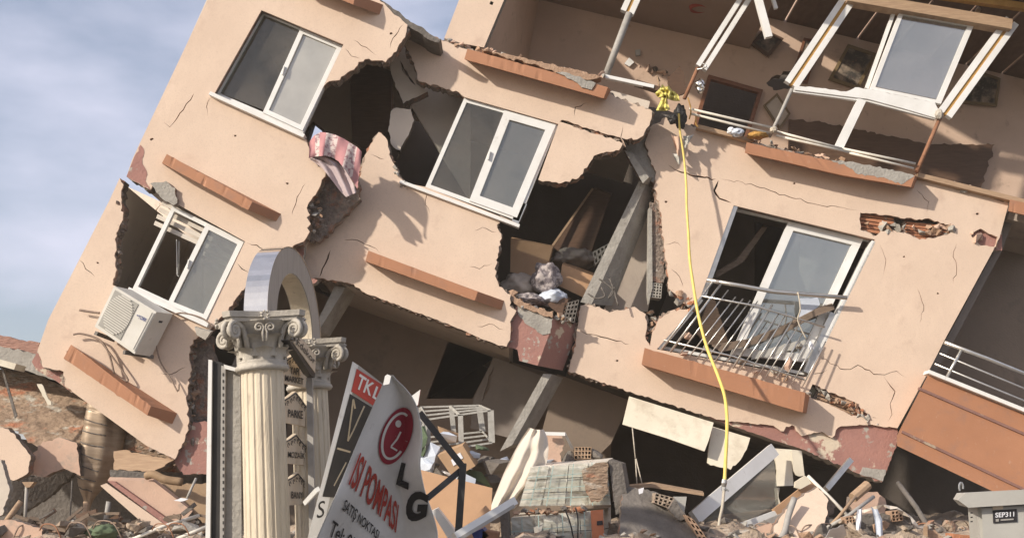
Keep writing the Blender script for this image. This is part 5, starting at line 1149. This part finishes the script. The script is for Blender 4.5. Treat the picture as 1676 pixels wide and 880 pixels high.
# ------------------------------------------------------------------ air conditioner on the left wall
ac = empty('air_conditioner', P(220, 580, 14.1), 'aged white air conditioner outdoor unit under the lower left window', 'air conditioner')
AF = [(187, 468), (256, 510), (220, 579), (155, 534)]; AB = [(216, 474), (283, 514), (248, 583), (183, 536)]
loft('casing', AF, 13.80, AB, 14.12, m_ac, ac)
gq = [bil(AF, .05, .06), bil(AF, .60, .06), bil(AF, .60, .93), bil(AF, .05, .93)]
NG = 26; vs = []; fs = []
cen = (.5, .5)
poly('fan_grille', gq, 13.79, .008, m_acgrille, ac)
mb = MB()
for i in range(17):
    t = (i + .5) / 17; hw = math.sqrt(max(0, .25 - (t - .5) ** 2 * .96))
    a, b = bil(gq, .5 - hw, t), bil(gq, .5 + hw, t); mb.add(bar_v(P(*a, 13.782), P(*b, 13.782), .012, .014))
mb.build('grille_slats', m_ac, ac)
pq = [bil(AF, .63, .05), bil(AF, .97, .05), bil(AF, .97, .95), bil(AF, .63, .95)]
poly('service_panel', pq, 13.79, .008, m_ac, ac)
poly('panel_seam', [bil(AF, .925, .06), bil(AF, .935, .06), bil(AF, .935, .93), bil(AF, .925, .93)], 13.784, .004, m_greypipe, ac)
lq = [bil(AF, .72, .245), bil(AF, .90, .225), bil(AF, .90, .305), bil(AF, .72, .325)]
text_on('lettering', 'YORK', lq, lambda x, y: P(x, y, 13.782), m_blueink, ac, bold=.02)
poly('emblem_bar', [bil(AF, .675, .27), bil(AF, .71, .262), bil(AF, .71, .285), bil(AF, .675, .292)], 13.783, .003, m_blueink, ac)
poly('side_handle', [(258, 524), (266, 525), (264, 528), (258, 527)], 13.93, .02, m_ink, ac)
barpx('bracket', (157, 545, 13.85), (186, 556, 14.15), .05, .05, m_concd, ac); barpx('bracket', (203, 576, 13.82), (250, 584, 14.15), .05, .05, m_concd, ac)
m_cablebrown = M('sun_faded_cable', (.30, .22, .17), (.22, .16, .125), scale=20, bump=.1)
def wire(pts, r, m, l, c='cable', cv=5, Yw=14.12): return T(tube(c, [(x, y, Yw) for x, y in pts], r, m_cablebrown if m is m_concd else m, seg=6, curve=cv), l, c)
wire([(120, 547), (135, 546), (163, 556), (178, 578), (187, 612)], .014, m_concd, 'brown cable loop leaving the air conditioner downward left')
wire([(163, 556), (185, 585), (210, 622), (195, 618), (187, 612)], .012, m_concd, 'brown cable running down to the ledge below the air conditioner')
wire([(130, 507), (148, 510), (163, 512)], .016, m_concd, 'short brown pipe stub left of the air conditioner', 'pipe')
wire([(255, 560), (262, 590), (280, 620), (291, 640), (293, 628)], .010, m_concd, 'thin drooping cable right below the air conditioner')
wire([(283, 514), (300, 512), (330, 520), (350, 535)], .010, m_concd, 'thin cable from the air conditioner to the window corner')
T(loft('bent_trim', [(318, 535), (345, 543), (336, 556), (322, 548)], 14.05, [(322, 533), (350, 541), (342, 552), (326, 545)], 14.25, m_cap), 'bent grey trim hanging at the lower right window corner', 'trim')

# ------------------------------------------------------------------ patterned cloth hanging from the hole
zz = lambda x, y: (460 + x / 2.933, 180 + y / 2.933)
top = [zz(*p) for p in [(138, 150), (160, 122), (190, 106), (225, 110), (260, 119), (300, 137), (340, 162), (365, 178), (388, 200)]]
bot = [zz(*p) for p in [(133, 232), (160, 224), (186, 222), (212, 219), (245, 228), (275, 246), (305, 285), (340, 335), (366, 378)]]
def at(c, t):
    k = t * (len(c) - 1); i = min(int(k), len(c) - 2); return lerp(c[i], c[i + 1], k - i)
vs = []; fs = []; mi = []; nu, nv = 64, 14
for j in range(nv + 1):
    for i in range(nu + 1):
        u = i / nu; v_ = j / nv; p = lerp(at(top, u), at(bot, u), v_)
        vs.append(P(p[0], p[1], 14.02 + .06 * math.sin(u * 15) * v_ + .12 * (1 - v_) ** 2 + .025 * MN.noise(Vector((u * 6, v_ * 2, 4))) + .012 * math.sin(u * 31 + v_ * 2)))
for j in range(nv):
    for i in range(nu):
        a = j * (nu + 1) + i; fs.append((a, a + 1, a + nu + 2, a + nu + 1)); u = i / nu
        mi.append(1 if (.13 < u < .22 or .34 < u < .54 or .70 < u < .86) else 0)
tw_ = empty('tablecloth', P(555, 320, 13.8), 'pink striped floral cloth hanging out of the upper left hole', 'cloth')
o = mk('outer_side', vs, fs, [m_pinkcloth, m_floral], tw_, mi, smooth=True)
Lf = [zz(*p) for p in [(136, 236), (170, 258), (200, 282), (235, 325), (280, 385), (312, 418)]]; Rf = [zz(*p) for p in [(150, 226), (215, 222), (270, 250), (310, 290), (345, 350), (362, 396)]]
vs = []; fs = []
for j in range(21):
    for i in range(13):
        p = lerp(at(Lf, j / 20), at(Rf, j / 20), i / 12); vs.append(P(p[0], p[1], 14.12 + .04 * math.sin(i * .9 + j * .4)))
for j in range(20):
    for i in range(12): a = j * 13 + i; fs.append((a, a + 1, a + 14, a + 13))
mk('lining', vs, fs, m_lining, tw_, smooth=True)

# ------------------------------------------------------------------ furniture and bedding in the torn rooms
T(loft('dark_panel', [(572, 104), (628, 98), (642, 120), (640, 208), (606, 250), (576, 232)], 16.4, [(580, 110), (632, 108), (644, 128), (642, 215), (610, 254), (584, 236)], 16.9, m_wood), 'dark panel added for the dark doorway in the upper left hole', 'dark_panel')  # panel put where the doorway inside the hole looks dark
T(loft('bed_panel', [(836, 390), (905, 404), (890, 456), (835, 445)], 15.6, [(838, 388), (907, 402), (894, 452), (838, 442)], 15.7, m_board), 'brown bed headboard at the left of the big hole', 'bed board')
T(loft('cupboard_door', [(905, 404), (972, 308), (1000, 318), (965, 420), (915, 412)], 16.2, [(907, 400), (974, 306), (1002, 316), (967, 416), (917, 408)], 16.3, m_wood), 'dark cupboard door leaning in the big hole', 'cupboard door')
T(barpx('batten', (903, 404, 16.1), (970, 309, 16.2), .03, .04, m_woodl), 'thin pale batten edge along the leaning cupboard door', 'batten')
T(loft('drawer_box', [(920, 432), (972, 452), (958, 488), (915, 468)], 15.4, [(924, 428), (976, 448), (964, 482), (920, 462)], 15.8, m_board), 'tan wooden drawer box below the leaning cupboard door', 'drawer')
def blob(name, x, y, Y, s, mat, label, cat, seed):
    bm = bmesh.new(); bmesh.ops.create_icosphere(bm, subdivisions=4, radius=1)
    for v in bm.verts:
        d = 1 + .30 * MN.noise(v.co * 1.6 + Vector((seed, 0, 0))) + .16 * MN.noise(v.co * 4.2 + Vector((0, seed, 0))) + .06 * MN.noise(v.co * 9 + Vector((0, seed, 4)))
        v.co = Vector((v.co.x * s[0], v.co.y * s[1], v.co.z * s[2])) * d
    c = P(x, y, Y); vs = [c + v.co for v in bm.verts]; fs = [tuple(v.index for v in f.verts) for f in bm.faces]; bm.free()
    return T(mk(name, vs, fs, mat, smooth=True), label, cat)
blob('quilt', 894, 456, 15.2, (.20, .2, .24), m_darkcloth, 'crumpled patterned quilt bundle in the big hole', 'quilt', 2)
blob('mattress', 848, 470, 15.4, (.24, .3, .20), m_inner, 'slumped grey bedding left of the patterned quilt', 'bedding', 5)
blob('cushion', 940, 424, 15.9, (.34, .3, .15), m_innerdark, 'dark cushion heap behind the drawer box', 'cushion', 8)
blob('sheet', 905, 488, 15.15, (.20, .2, .12), m_bluewrap, 'pale bluish sheet slumped under the patterned quilt', 'sheet', 11)
blob('bedding', 862, 492, 15.1, (.26, .25, .09), m_darkcloth, 'flattened patterned bedding along the broken floor edge', 'bedding', 13)
loftq = loft('roller', [(895, 498), (915, 482), (930, 490), (922, 520)], 15.0, [(900, 496), (920, 480), (936, 488), (928, 516)], 15.5, m_wood); T(loftq, 'dark hollow drawer lying right of the pale sheet', 'drawer')
T(lattice('hollow_brick', [(925, 496), (948, 490), (940, 528), (918, 524)], 4, 5, 15.0, .2, m_concd, None, .2), 'grey hollow brick core exposed right of the dark drawer', 'brick')
T(lattice('hollow_brick', [(970, 412), (1000, 396), (1003, 404), (974, 434)], 5, 2, 15.7, .2, m_conc, None, .22), 'pale hollow brick fragment lodged behind the leaning pillar', 'brick')
for i, pts in enumerate([[(980, 456), (992, 464), (1004, 476), (996, 488), (1006, 470)], [(998, 456), (1004, 472), (1012, 500)], [(962, 480), (976, 488), (990, 484), (984, 470)]]):
    T(tube('rebar', [(x, y, 14.95) for x, y in pts], .012, m_concd, curve=4, seg=6), ['looped dark rebar at the foot of the leaning pillar', 'straight dark rebar rising from the pillar foot', 'low curled rebar beside the leaning pillar'][i], 'rebar')
# curtains and boards behind the balcony door
T(loft('curtain', [(1248, 370), (1256, 372), (1215, 430), (1172, 455), (1172, 445), (1205, 425)], 15.7, [(1250, 366), (1258, 368), (1218, 428), (1176, 452), (1176, 442), (1208, 420)], 15.8, m_oldboard), 'twisted brown curtain hanging in the open half of the balcony door', 'curtain')
T(poly('leaning_board', [(1160, 490), (1168, 484), (1192, 560), (1178, 566), (1155, 562), (1140, 545)], 15.5, .05, m_woodl), 'pale board leaning behind the left balusters', 'board')
T(loft('debris_board', [(1165, 566), (1225, 556), (1280, 535), (1340, 504), (1362, 498), (1366, 506), (1330, 519), (1285, 544), (1235, 563), (1180, 576)], 15.05, [(1165, 564), (1225, 554), (1280, 533), (1340, 502), (1362, 496), (1366, 504), (1330, 517), (1285, 542), (1235, 561), (1180, 574)], 15.14, m_oldboard), 'long torn brown board lying behind the door balusters', 'board')
T(poly('torn_sheet', [(1230, 577, 2), (1318, 555, 2), (1322, 566, 2), (1270, 580, 2), (1230, 588, 2)], 15.0, .03, m_cab), 'grey sheet under the long torn board behind the balusters', 'sheet')
T(poly('curtain_scrap', [(1310, 488, 2), (1338, 486, 2), (1342, 498, 2), (1320, 520, 3), (1308, 530, 2)], 15.12, .02, m_bluewrap), 'pale blue cloth scrap behind the right end of the rail', 'scrap')
for i, (x, y, s, m) in enumerate([(1126, 549, (.17, .12, .12), m_plaster_old), (1160, 572, (.2, .1, .07), m_conc), (1120, 578, (.2, .1, .08), m_plaster_old), (1215, 590, (.3, .1, .08), m_conc), (1240, 608, (.3, .1, .07), m_plaster_old), (1270, 606, (.14, .1, .1), m_conc), (1290, 596, (.1, .1, .22), m_plaster_old), (1310, 568, (.22, .1, .07), m_conc), (1328, 566, (.07, .08, .16), m_paper), (1285, 618, (.08, .1, .14), m_brickdust)]):
    v, f = chunk_v(P(x, y, 15.0), s, 800 + i, 13); T(mk('plaster_lump', v, f, m), 'plaster lump lying on the ledge behind the balcony balusters', 'rubble', 'plaster lumps on the balcony ledge')
T(tube('wire', [(1306, 478, 14.9), (1310, 505, 14.88), (1306, 525, 14.9), (1320, 555, 14.9)], .010, m_rope, curve=4, seg=6), 'pale wire tied round the balcony rail', 'wire')

# ------------------------------------------------------------------ yellow hose, ribbon and clutter at the terrace edge
hp = [(1111, 186, 14.75), (1113, 215, 14.78), (1119, 255, 14.8), (1123, 300, 14.75), (1124, 340, 14.7), (1127, 385, 14.65), (1129, 425, 14.6), (1136, 475, 14.5), (1144, 520, 14.4), (1157, 568, 14.2), (1175, 614, 14.0), (1186, 648, 13.8), (1190, 685, 13.6), (1189, 725, 13.4), (1187, 765, 13.3), (1186, 786, 13.25)]
hs = empty('yellow_hose', P(*hp[-1]), 'yellow hose hanging from the terrace down to the rubble', 'hose')
hw = smoothline([P(*p) for p in hp], 6)
v, f = tube_v(hw, [.013 + .008 * min(1, i / (len(hw) * .5)) + .0012 * math.sin(i * 1.3) for i in range(len(hw))], 12); mk('hose_pipe', v, f, m_yellow, hs, smooth=True)
v, f = tube_v([P(1186, 784, 13.25), P(1185, 790, 13.25), P(1185, 796, 13.25), P(1185, 803, 13.25)], [.032, .036, .026, .03], 12); mk('coupling', v, f, m_steel, hs)
v, f = bar_v(P(1185, 798, 13.22), P(1193, 803, 13.22), .02, .02); mk('coupling_lug', v, f, m_steel, hs)
T(tube('rope', [(1185, 802, 13.24), (1182, 830, 13.1), (1177, 855, 13.0), (1174, 895, 12.8)], .018, m_rope, curve=4), 'pale rope continuing from the yellow hose coupling', 'rope')
def facet(name, pts3, mat, label, cat):
    vs = [P(*p) for p in pts3]; n = len(vs); c = sum(vs, Vector()) / n + Vector((0, -.08, 0)); b = [v + Vector((0, .02, 0)) for v in vs]
    return T(mk(name, vs + [c] + b, [(i, (i + 1) % n, n) for i in range(n)] + [tuple(range(2 * n, n, -1))] + [(i, i + n + 1, (i + 1) % n + n + 1, (i + 1) % n) for i in range(n)], mat), label, cat)
rbn = empty('ribbon_bow', P(1092, 178, 14.6), 'shiny yellow ribbon bow at the top of the hose', 'ribbon')
def fac(pts3, mat, par):
    vs = [P(*p) for p in pts3]; n = len(vs); c = sum(vs, Vector()) / n + Vector((.01, -.025, .01)); b = [v + Vector((0, .02, 0)) for v in vs]
    return mk('ribbon_loop', vs + [c] + b, [(i, (i + 1) % n, n) for i in range(n)] + [tuple(range(2 * n, n, -1))] + [(i, i + n + 1, (i + 1) % n + n + 1, (i + 1) % n) for i in range(n)], mat, par)
for q_, (Lc, Rc, fo, am) in enumerate([([(1072, 152), (1076, 158), (1080, 160)], [(1084, 138), (1092, 146), (1097, 156)], 1.5, .05), ([(1090, 141), (1092, 150), (1090, 160)], [(1105, 150), (1110, 156), (1113, 165)], 2.2, .045),
        ([(1084, 156), (1080, 168), (1074, 180)], [(1092, 160), (1093, 170), (1097, 179)], 1.7, .05), ([(1080, 144), (1082, 150), (1086, 158)], [(1094, 140), (1100, 148), (1098, 158)], 2.6, .06)]):
    o = cloth_surface('ribbon_loop', Lc, Rc, 14.58 - .02 * q_, m_yellowcloth, fo, am, 'x', 'x', 14, 12, ph=q_)
    del o['label']; del o['category']; o.location = o.location - ORG[rbn.name]; o.parent = rbn
T(tube('twig', [(1079, 142, 14.65), (1076, 126, 14.7), (1080, 133, 14.7)], .012, m_woodl), 'short twig sticking up from the yellow ribbon', 'twig')
blob('plastic_bag', 1113, 190, 14.95, (.085, .1, .17), m_black, 'black plastic bag hanging behind the top of the hose', 'bag', 21)
blob('plastic_bag', 1101, 195, 14.85, (.07, .07, .07), m_black, 'small black bundle left of the hanging plastic bag', 'bag', 22)
cloth_surface('rag', [(1098, 220), (1104, 236), (1108, 250)], [(1112, 222), (1114, 240), (1112, 256)], 14.9, m_plaster_old, 1, .04, 'grey rag hanging left of the hose below the terrace', 'rag', 8, 8)
cloth_surface('rag', [(1118, 222), (1120, 232), (1120, 240)], [(1136, 219), (1130, 230), (1124, 240)], 14.9, m_cab, 1, .04, 'grey rag hanging right of the hose below the terrace', 'rag', 8, 8)
cloth_surface('rag', [(1100, 250), (1106, 262), (1110, 268)], [(1112, 250), (1113, 262), (1114, 266)], 14.92, m_cab, 1, .03, 'small lower grey rag left of the hose', 'rag', 8, 8)
blob('foil_bundle', 1146, 141, 14.85, (.07, .06, .10), m_chrome, 'crumpled silver foil bundle tied to the rusty pole', 'foil', 31)
T(tube('wire_loop', [(1140, 114, 14.9), (1150, 112, 14.85), (1156, 108, 14.8), (1150, 104, 14.85)], .012, m_steel, curve=4, seg=6), 'bent wire loop at the foot of the broken white post', 'wire')
blob('plastic_bag', 1207, 217, 14.85, (.085, .08, .065), m_bluewrap, 'white and blue plastic bag on the terrace edge', 'bag', 41)
blob('cloth_bundle', 1196, 214, 14.86, (.05, .06, .05), m_paper, 'small white cloth bundle beside the blue bag', 'cloth', 44)
blob('cloth_bundle', 1240, 222, 14.88, (.14, .08, .05), m_ochre, 'ochre cloth bundle at the foot of the grey terrace pole', 'cloth', 47)
T(tube('cord', [(1126, 160, 14.85), (1131, 180, 14.85), (1128, 195, 14.85)], .010, m_ochre, curve=3, seg=6), 'ochre cord beside the rusty terrace pole', 'cord')
T(tube('cord', [(1139, 190, 14.8), (1139, 203, 14.8), (1143, 208, 14.8)], .010, m_ochre, curve=3, seg=6), 'short ochre cord at the left end of the white pipes', 'cord')
blob('knot', 1266, 213, 14.82, (.05, .05, .05), m_rope, 'pale rope knot where the white pipes meet the pole', 'knot', 51)
blob('knot', 1537, 187, 14.85, (.055, .05, .07), m_cap, 'grey foam lump at the foot of the slanted right post', 'foam', 54)
T(poly('wall_tile', [(1022, 104), (1030, 94), (1038, 102), (1030, 109)], 16.95, .03, m_alu), 'small pale tile stuck askew on the terrace wall', 'tile')
T(poly('switch_box', [(1040, 82), (1048, 81), (1048, 90), (1041, 91)], 16.94, .05, m_cab), 'small socket box on the terrace back wall', 'socket')
T(poly('torn_board', [(1094, 128, 2), (1112, 108, 2), (1120, 122, 2), (1124, 150, 1), (1104, 160, 1), (1094, 150, 2)], 15.6, .06, m_wood), 'torn dark board standing behind the yellow ribbon', 'board')

# ------------------------------------------------------------------ left rubble, fallen slab and metal roll
nb = empty('collapsed_slab', P(60, 640, 15), 'collapsed concrete floor slab with red membrane at the left edge', 'slab')
poly('membrane', [(-160, 520, 2), (0, 548, 2), (30, 556, 2), (64, 560, 2), (64, 586, 1), (0, 574, 1), (-160, 545)], 15.4, 3, m_roofred, nb, m_roofred, seed=91)
poly('concrete_layer', [(-160, 540, 1), (0, 566, 2), (64, 580, 2), (74, 598, 2), (104, 605, 2), (122, 640, 1), (90, 622, 1), (30, 602, 1), (-160, 560)], 14.9, 3, m_conc, nb, m_concd, seed=92)
poly('red_primed_edge', [(52, 592, 2), (62, 573, 1), (70, 600, 2), (104, 608, 2), (107, 628, 2), (120, 644, 1), (84, 618, 1), (58, 604, 1)], 14.32, .3, m_primer, nb, m_conc, seed=93)
T(barpx('board_strip', (-40, 582, 14.4), (33, 602, 14.4), .08, .3, m_cream), 'pale strip along the edge of the collapsed slab', 'strip')
T(poly('debris_layer', [(-160, 600, 3), (0, 604, 3), (60, 612, 3), (125, 640, 3), (150, 662, 3), (150, 720, 3), (130, 740, 4), (60, 730, 4), (20, 700, 4), (-160, 690, 4)], lambda x, y: 15.6 - (y - 600) * .006, .5, m_tan, None, m_tan, seed=94), 'thick tan layer of crushed roof debris under the collapsed slab', 'debris')
T(poly('debris_layer', [(196, 690, 3), (240, 725, 2), (290, 752, 3), (285, 772, 3), (230, 762, 3), (190, 750, 3)], lambda x, y: 14.7, .3, m_tan, None, m_tan, seed=95), 'reddish crushed brick layer right of the metal roll', 'debris')
frag([(-60, 690, 2), (14, 702, 2), (34, 725, 2), (50, 745, 2), (44, 775, 2), (22, 786, 2), (-60, 770, 2)], 14.1, .15, m_plaster, m_broken, 'sunlit peach wall fragment at the far left edge', seed=96)
frag([(52, 745, 2), (70, 722, 2), (100, 716, 2), (125, 724, 2), (132, 778, 2), (104, 766, 2), (70, 780, 2), (48, 776, 2)], 14.4, .15, m_plaster_old, m_broken, 'shaded peach wall fragment left of the metal roll', seed=97)
frag([(-60, 740, 1), (2, 752, 1), (16, 800, 2), (4, 842, 1), (-60, 860)], 13.2, .1, m_cloth, m_conc, 'white grey board corner at the far left edge', 'board', 'board_corner', 98)
T(poly('concrete_plate', [(8, 840, 2), (22, 778, 2), (70, 780, 2), (125, 770, 3), (80, 810, 2), (30, 845, 2)], lambda x, y: 15.1 + (x - 8) * .004, .12, m_concd, None, m_concd, seed=99), 'dark tilted concrete plate under the shaded peach fragment', 'plate')  # dark concrete colour carries the shade the plate lies in
frag([(-60, 850, 1), (20, 850, 2), (70, 866, 2), (66, 960), (-60, 960)], 12.6, .15, m_plaster_old, m_broken, 'dusty peach plate lying low at the far left', seed=100)
T(poly('shade_backing', [(-160, 690), (330, 760), (330, 960), (-160, 960)], 16.8, .1, m_concd), 'back wall coloured as the dark shade under the collapsed slab on the left', 'wall')  # dark sheet fills the shaded void under the slab
# metal roll
ML = [(590, 148), (665, 143), (700, 138), (740, 133), (780, 129), (800, 132), (815, 137), (834, 142)]
MR = [(590, 214), (690, 206), (715, 203), (735, 198), (760, 188), (785, 177), (800, 164), (815, 152), (834, 146)]
vs = []; fs = []; SEG = 44; NR = 96
for j in range(NR + 1):
    y = 592 + 242 * j / NR; l = ip(ML, y); r_ = (ip(MR, y - 5) + ip(MR, y) + ip(MR, y + 5)) / 3
    w = P((l + r_) / 2, y, 14.70); R_ = (r_ - l) / 2 / 119.0; rib = .965 if j % 11 == 0 else 1.0
    for s in range(SEG):
        a = s / SEG * 2 * math.pi; rr_ = R_ * rib * (1 + .07 * math.sin(3 * a + j * .03) + .05 * math.sin(7 * a - j * .05))
        vs.append(w + Vector((rr_ * math.cos(a), rr_ * math.sin(a) * .9, -.16 * math.cos(a) * R_ + .03 * MN.noise(Vector((math.cos(a) * 1.5, math.sin(a) * 1.5, j * .06))))))
for j in range(NR):
    for s in range(SEG): a = j * SEG + s; b = j * SEG + (s + 1) % SEG; fs.append((a, b, b + SEG, a + SEG))
mr_ = T(mk('metal_roll', vs, fs, m_bronze, smooth=True), 'rolled dull brown sheet metal tapering down like a cone', 'metal sheet')
for j in range(26, NR - 8, 7):
    pts_ = [vs[j * SEG + s] + (vs[j * SEG + s] - sum((vs[j * SEG + q] for q in range(SEG)), Vector()) / SEG) * .012 + Vector((0, 0, -.0035 * (s - 26))) for s in range(20, 37)]
    v, f = tube_v(pts_, .007, 5); mk('seam', v, f, m_concd, mr_)
def poleT(a, b, r, m, l, Y=13.9, Y2_=None): return T(tube('prop_pole', [(*a, Y), (*b, Y2_ or Y)], r, m), l, 'pole')
poleT((141, 820), (135, 905), .036, m_woodl, 'pale pole continuing below the point of the metal roll')
poleT((44, 792), (40, 870), .022, m_greypipe, 'thin prop pole under the shaded peach fragment'); T(poly('prop_plate', [(36, 788), (56, 788), (48, 797), (42, 797)], 13.85, .1, m_woodl), 'small pale bracket on top of the thin prop pole', 'bracket')
poleT((118, 786), (112, 905), .008, m_concd, 'hanging thin wire left of the metal roll')
poleT((178, 820), (170, 872), .032, m_greypipe, 'grey prop pole right of the metal roll', 14.0)
poleT((-10, 880), (34, 820), .035, m_woodl, 'slanting pale pole at the far lower left', 13.0); 
# collapsed pink beam right of the roll
pb = empty('fallen_beam', P(240, 860, 13.4), 'fallen peach roof beam slab sloping down beside the sign box', 'beam')
loft('top_face', [(176, 785), (250, 786), (315, 836), (292, 864), (286, 872), (230, 826)], 13.5, [(180, 780), (252, 782), (317, 832), (296, 858), (290, 866), (234, 820)], 13.7, m_plaster_old, pb)
loft('red_strip', [(176, 787), (188, 788), (293, 862), (290, 872)], 13.42, [(178, 786), (190, 787), (295, 861), (292, 871)], 13.49, m_primer, pb)
loft('lower_face', [(164, 794), (174, 790), (290, 872), (284, 905), (262, 880)], 13.40, [(166, 794), (176, 790), (292, 872), (286, 905), (264, 880)], 13.48, m_plaster, pb)
frag([(186, 738, 2), (200, 736, 2), (285, 752, 2), (250, 772, 2), (186, 768, 2)], 14.3, .3, m_woodl, m_broken, 'tan timber board above the fallen beam', 'board', 'timber_board', 101, yf=lambda x, y: 14.3 - (y - 740) * .006)
frag([(180, 768, 1), (240, 772, 1), (250, 785, 1), (180, 784, 1)], 14.0, .1, m_concd, m_concd, 'dark strip between timber board and fallen beam', 'board', 'dark_board', 102)
T(tube('rolled_carpet', [(240, 778, 13.5), (252, 776, 13.45), (270, 784, 13.4), (298, 788, 13.4)], .05, m_brown_cloth, curve=4), 'rolled green brown carpet edge lying over the fallen beam', 'carpet')
frag([(258, 786, 2), (290, 792, 2), (345, 790, 2), (345, 870, 2), (316, 838, 2), (270, 806, 2)], 13.9, .15, m_brown_cloth, m_brown_cloth, 'brown blanket heap between fallen beam and sign box', 'blanket', 'blanket', 103, yf=lambda x, y: 13.8 - (y - 786) * .004)
T(tube('pipe', [(210, 885, 12.6), (270, 860, 12.8), (326, 843, 13.0)], .022, m_whitepipe), 'long white pipe crossing in front of the fallen beam', 'pipe')
T(tube('pipe', [(288, 882, 12.5), (342, 860, 12.6)], .022, m_whitepipe), 'short white pipe near the foot of the sign box', 'pipe')
T(tube('stick', [(306, 815, 13.2), (321, 782, 13.3)], .016, m_greypipe), 'thin grey stick rising above the brown blanket heap', 'stick')
T(poly('rag', [(284, 818, 1), (296, 814, 1), (308, 816, 1), (296, 820, 1), (288, 819, 1)], 13.1, .02, m_paper), 'tiny white rag at the foot of the thin grey stick', 'rag')
T(poly('hanging_strip', [(0, 596), (4, 600), (28, 680), (24, 684)], 14.4, .02, m_concd), 'dark strip hanging from the collapsed slab at the far left', 'strip')
T(poly('hanging_strip', [(60, 628, 2), (68, 628, 2), (84, 662, 1), (78, 662, 2)], 14.3, .02, m_cream), 'pale splintered strip hanging under the collapsed slab', 'strip')
blob('green_sack', 168, 870, 12.9, (.17, .15, .09), m_green, 'dull green sack lying at the foot of the poles', 'sack', 61)
rl = random.Random(33)
for i in range(44):
    x = rl.uniform(15, 330); y = 862 + rl.uniform(-22, 14)
    a = (x, y, 12.8 + rl.uniform(0, .6)); an = rl.uniform(-.9, .9); ln = rl.uniform(14, 52)
    v, f = bar_v(P(*a), P(x + ln * math.cos(an), y + ln * math.sin(an) * .8, a[2] + rl.uniform(-.1, .1)), rl.uniform(.02, .05), .03)
    T(mk('splintered_lath', v, f, rl.choice([m_woodl, m_oldboard, m_oldboard, m_concd, m_wood])), 'splintered lath scattered in the lower left rubble', 'lath', 'splintered laths of the left heap')
for i in range(54):
    x = rl.uniform(-20, 335); y = 872 + rl.uniform(-14, 12); 
    v, f = chunk_v(P(x, y, 12.6 + rl.uniform(0, 1.2)), (rl.uniform(.06, .3), .2, rl.uniform(.05, .16)), 900 + i, 12)
    T(mk('rubble_chunk', v, f, rl.choice([m_conc, m_concd, m_concd, m_dust, m_dust])), 'loose rubble chunk in the lower left heap', 'rubble', 'loose chunks of the left heap')

T(poly('curtain', [(1312, 372), (1404, 396), (1352, 515), (1330, 500), (1308, 440)], lambda x, y: 15.75 + .05 * math.sin(x * .35), .02, m_cab), 'pale sheet added for the reflection in the glass of the balcony door', 'curtain')  # pale sheet stands in for the lighter reflection on the pane
# fine debris strewn over the heap
fd = random.Random(77); mb = MB()
for i in range(1500):
    x = fd.uniform(-6.2, 6.4); y = fd.uniform(11.0, 14.0); s_ = fd.uniform(.015, .07) * (1 if fd.random() < .8 else 1.8)
    mb.add(chunk_v(Vector((x, y, hf(x, y) + s_ * .25)), (s_ * fd.uniform(.8, 2), s_, s_ * fd.uniform(.4, 1)), 2000 + i, 8), fd.choice([0, 0, 1, 2, 2, 3, 4]))
T(kind(mb.build('fine_debris', [m_conc, m_dust, m_concd, m_brickdust, m_concd]), 'stuff'), 'fine broken brick and plaster bits strewn over the rubble heap', 'rubble')
for i in range(16):
    x = fd.choice([fd.uniform(1350, 1540), fd.uniform(20, 320), fd.uniform(1180, 1340)]); y = 872; Yq = fd.uniform(11.8, 12.6); l_ = fd.uniform(25, 60); d_ = fd.choice([-1, 1])
    side_ = 'left' if x < 400 else ('middle' if x < 1345 else 'right')
    T(tube('bent_wire', [(x, y + 8, Yq), (x + d_ * l_ * .3, y - l_ * .35, Yq), (x + d_ * l_ * .8, y - l_ * .42, Yq + .1), (x + d_ * l_, y - l_ * .15, Yq + .2)], fd.uniform(.006, .010), fd.choice([m_concd, m_rust, m_cablebrown]), curve=5, seg=5), 'thin bent wire sticking out of the %s rubble' % side_, 'wire', 'bent wires of the %s rubble' % side_)
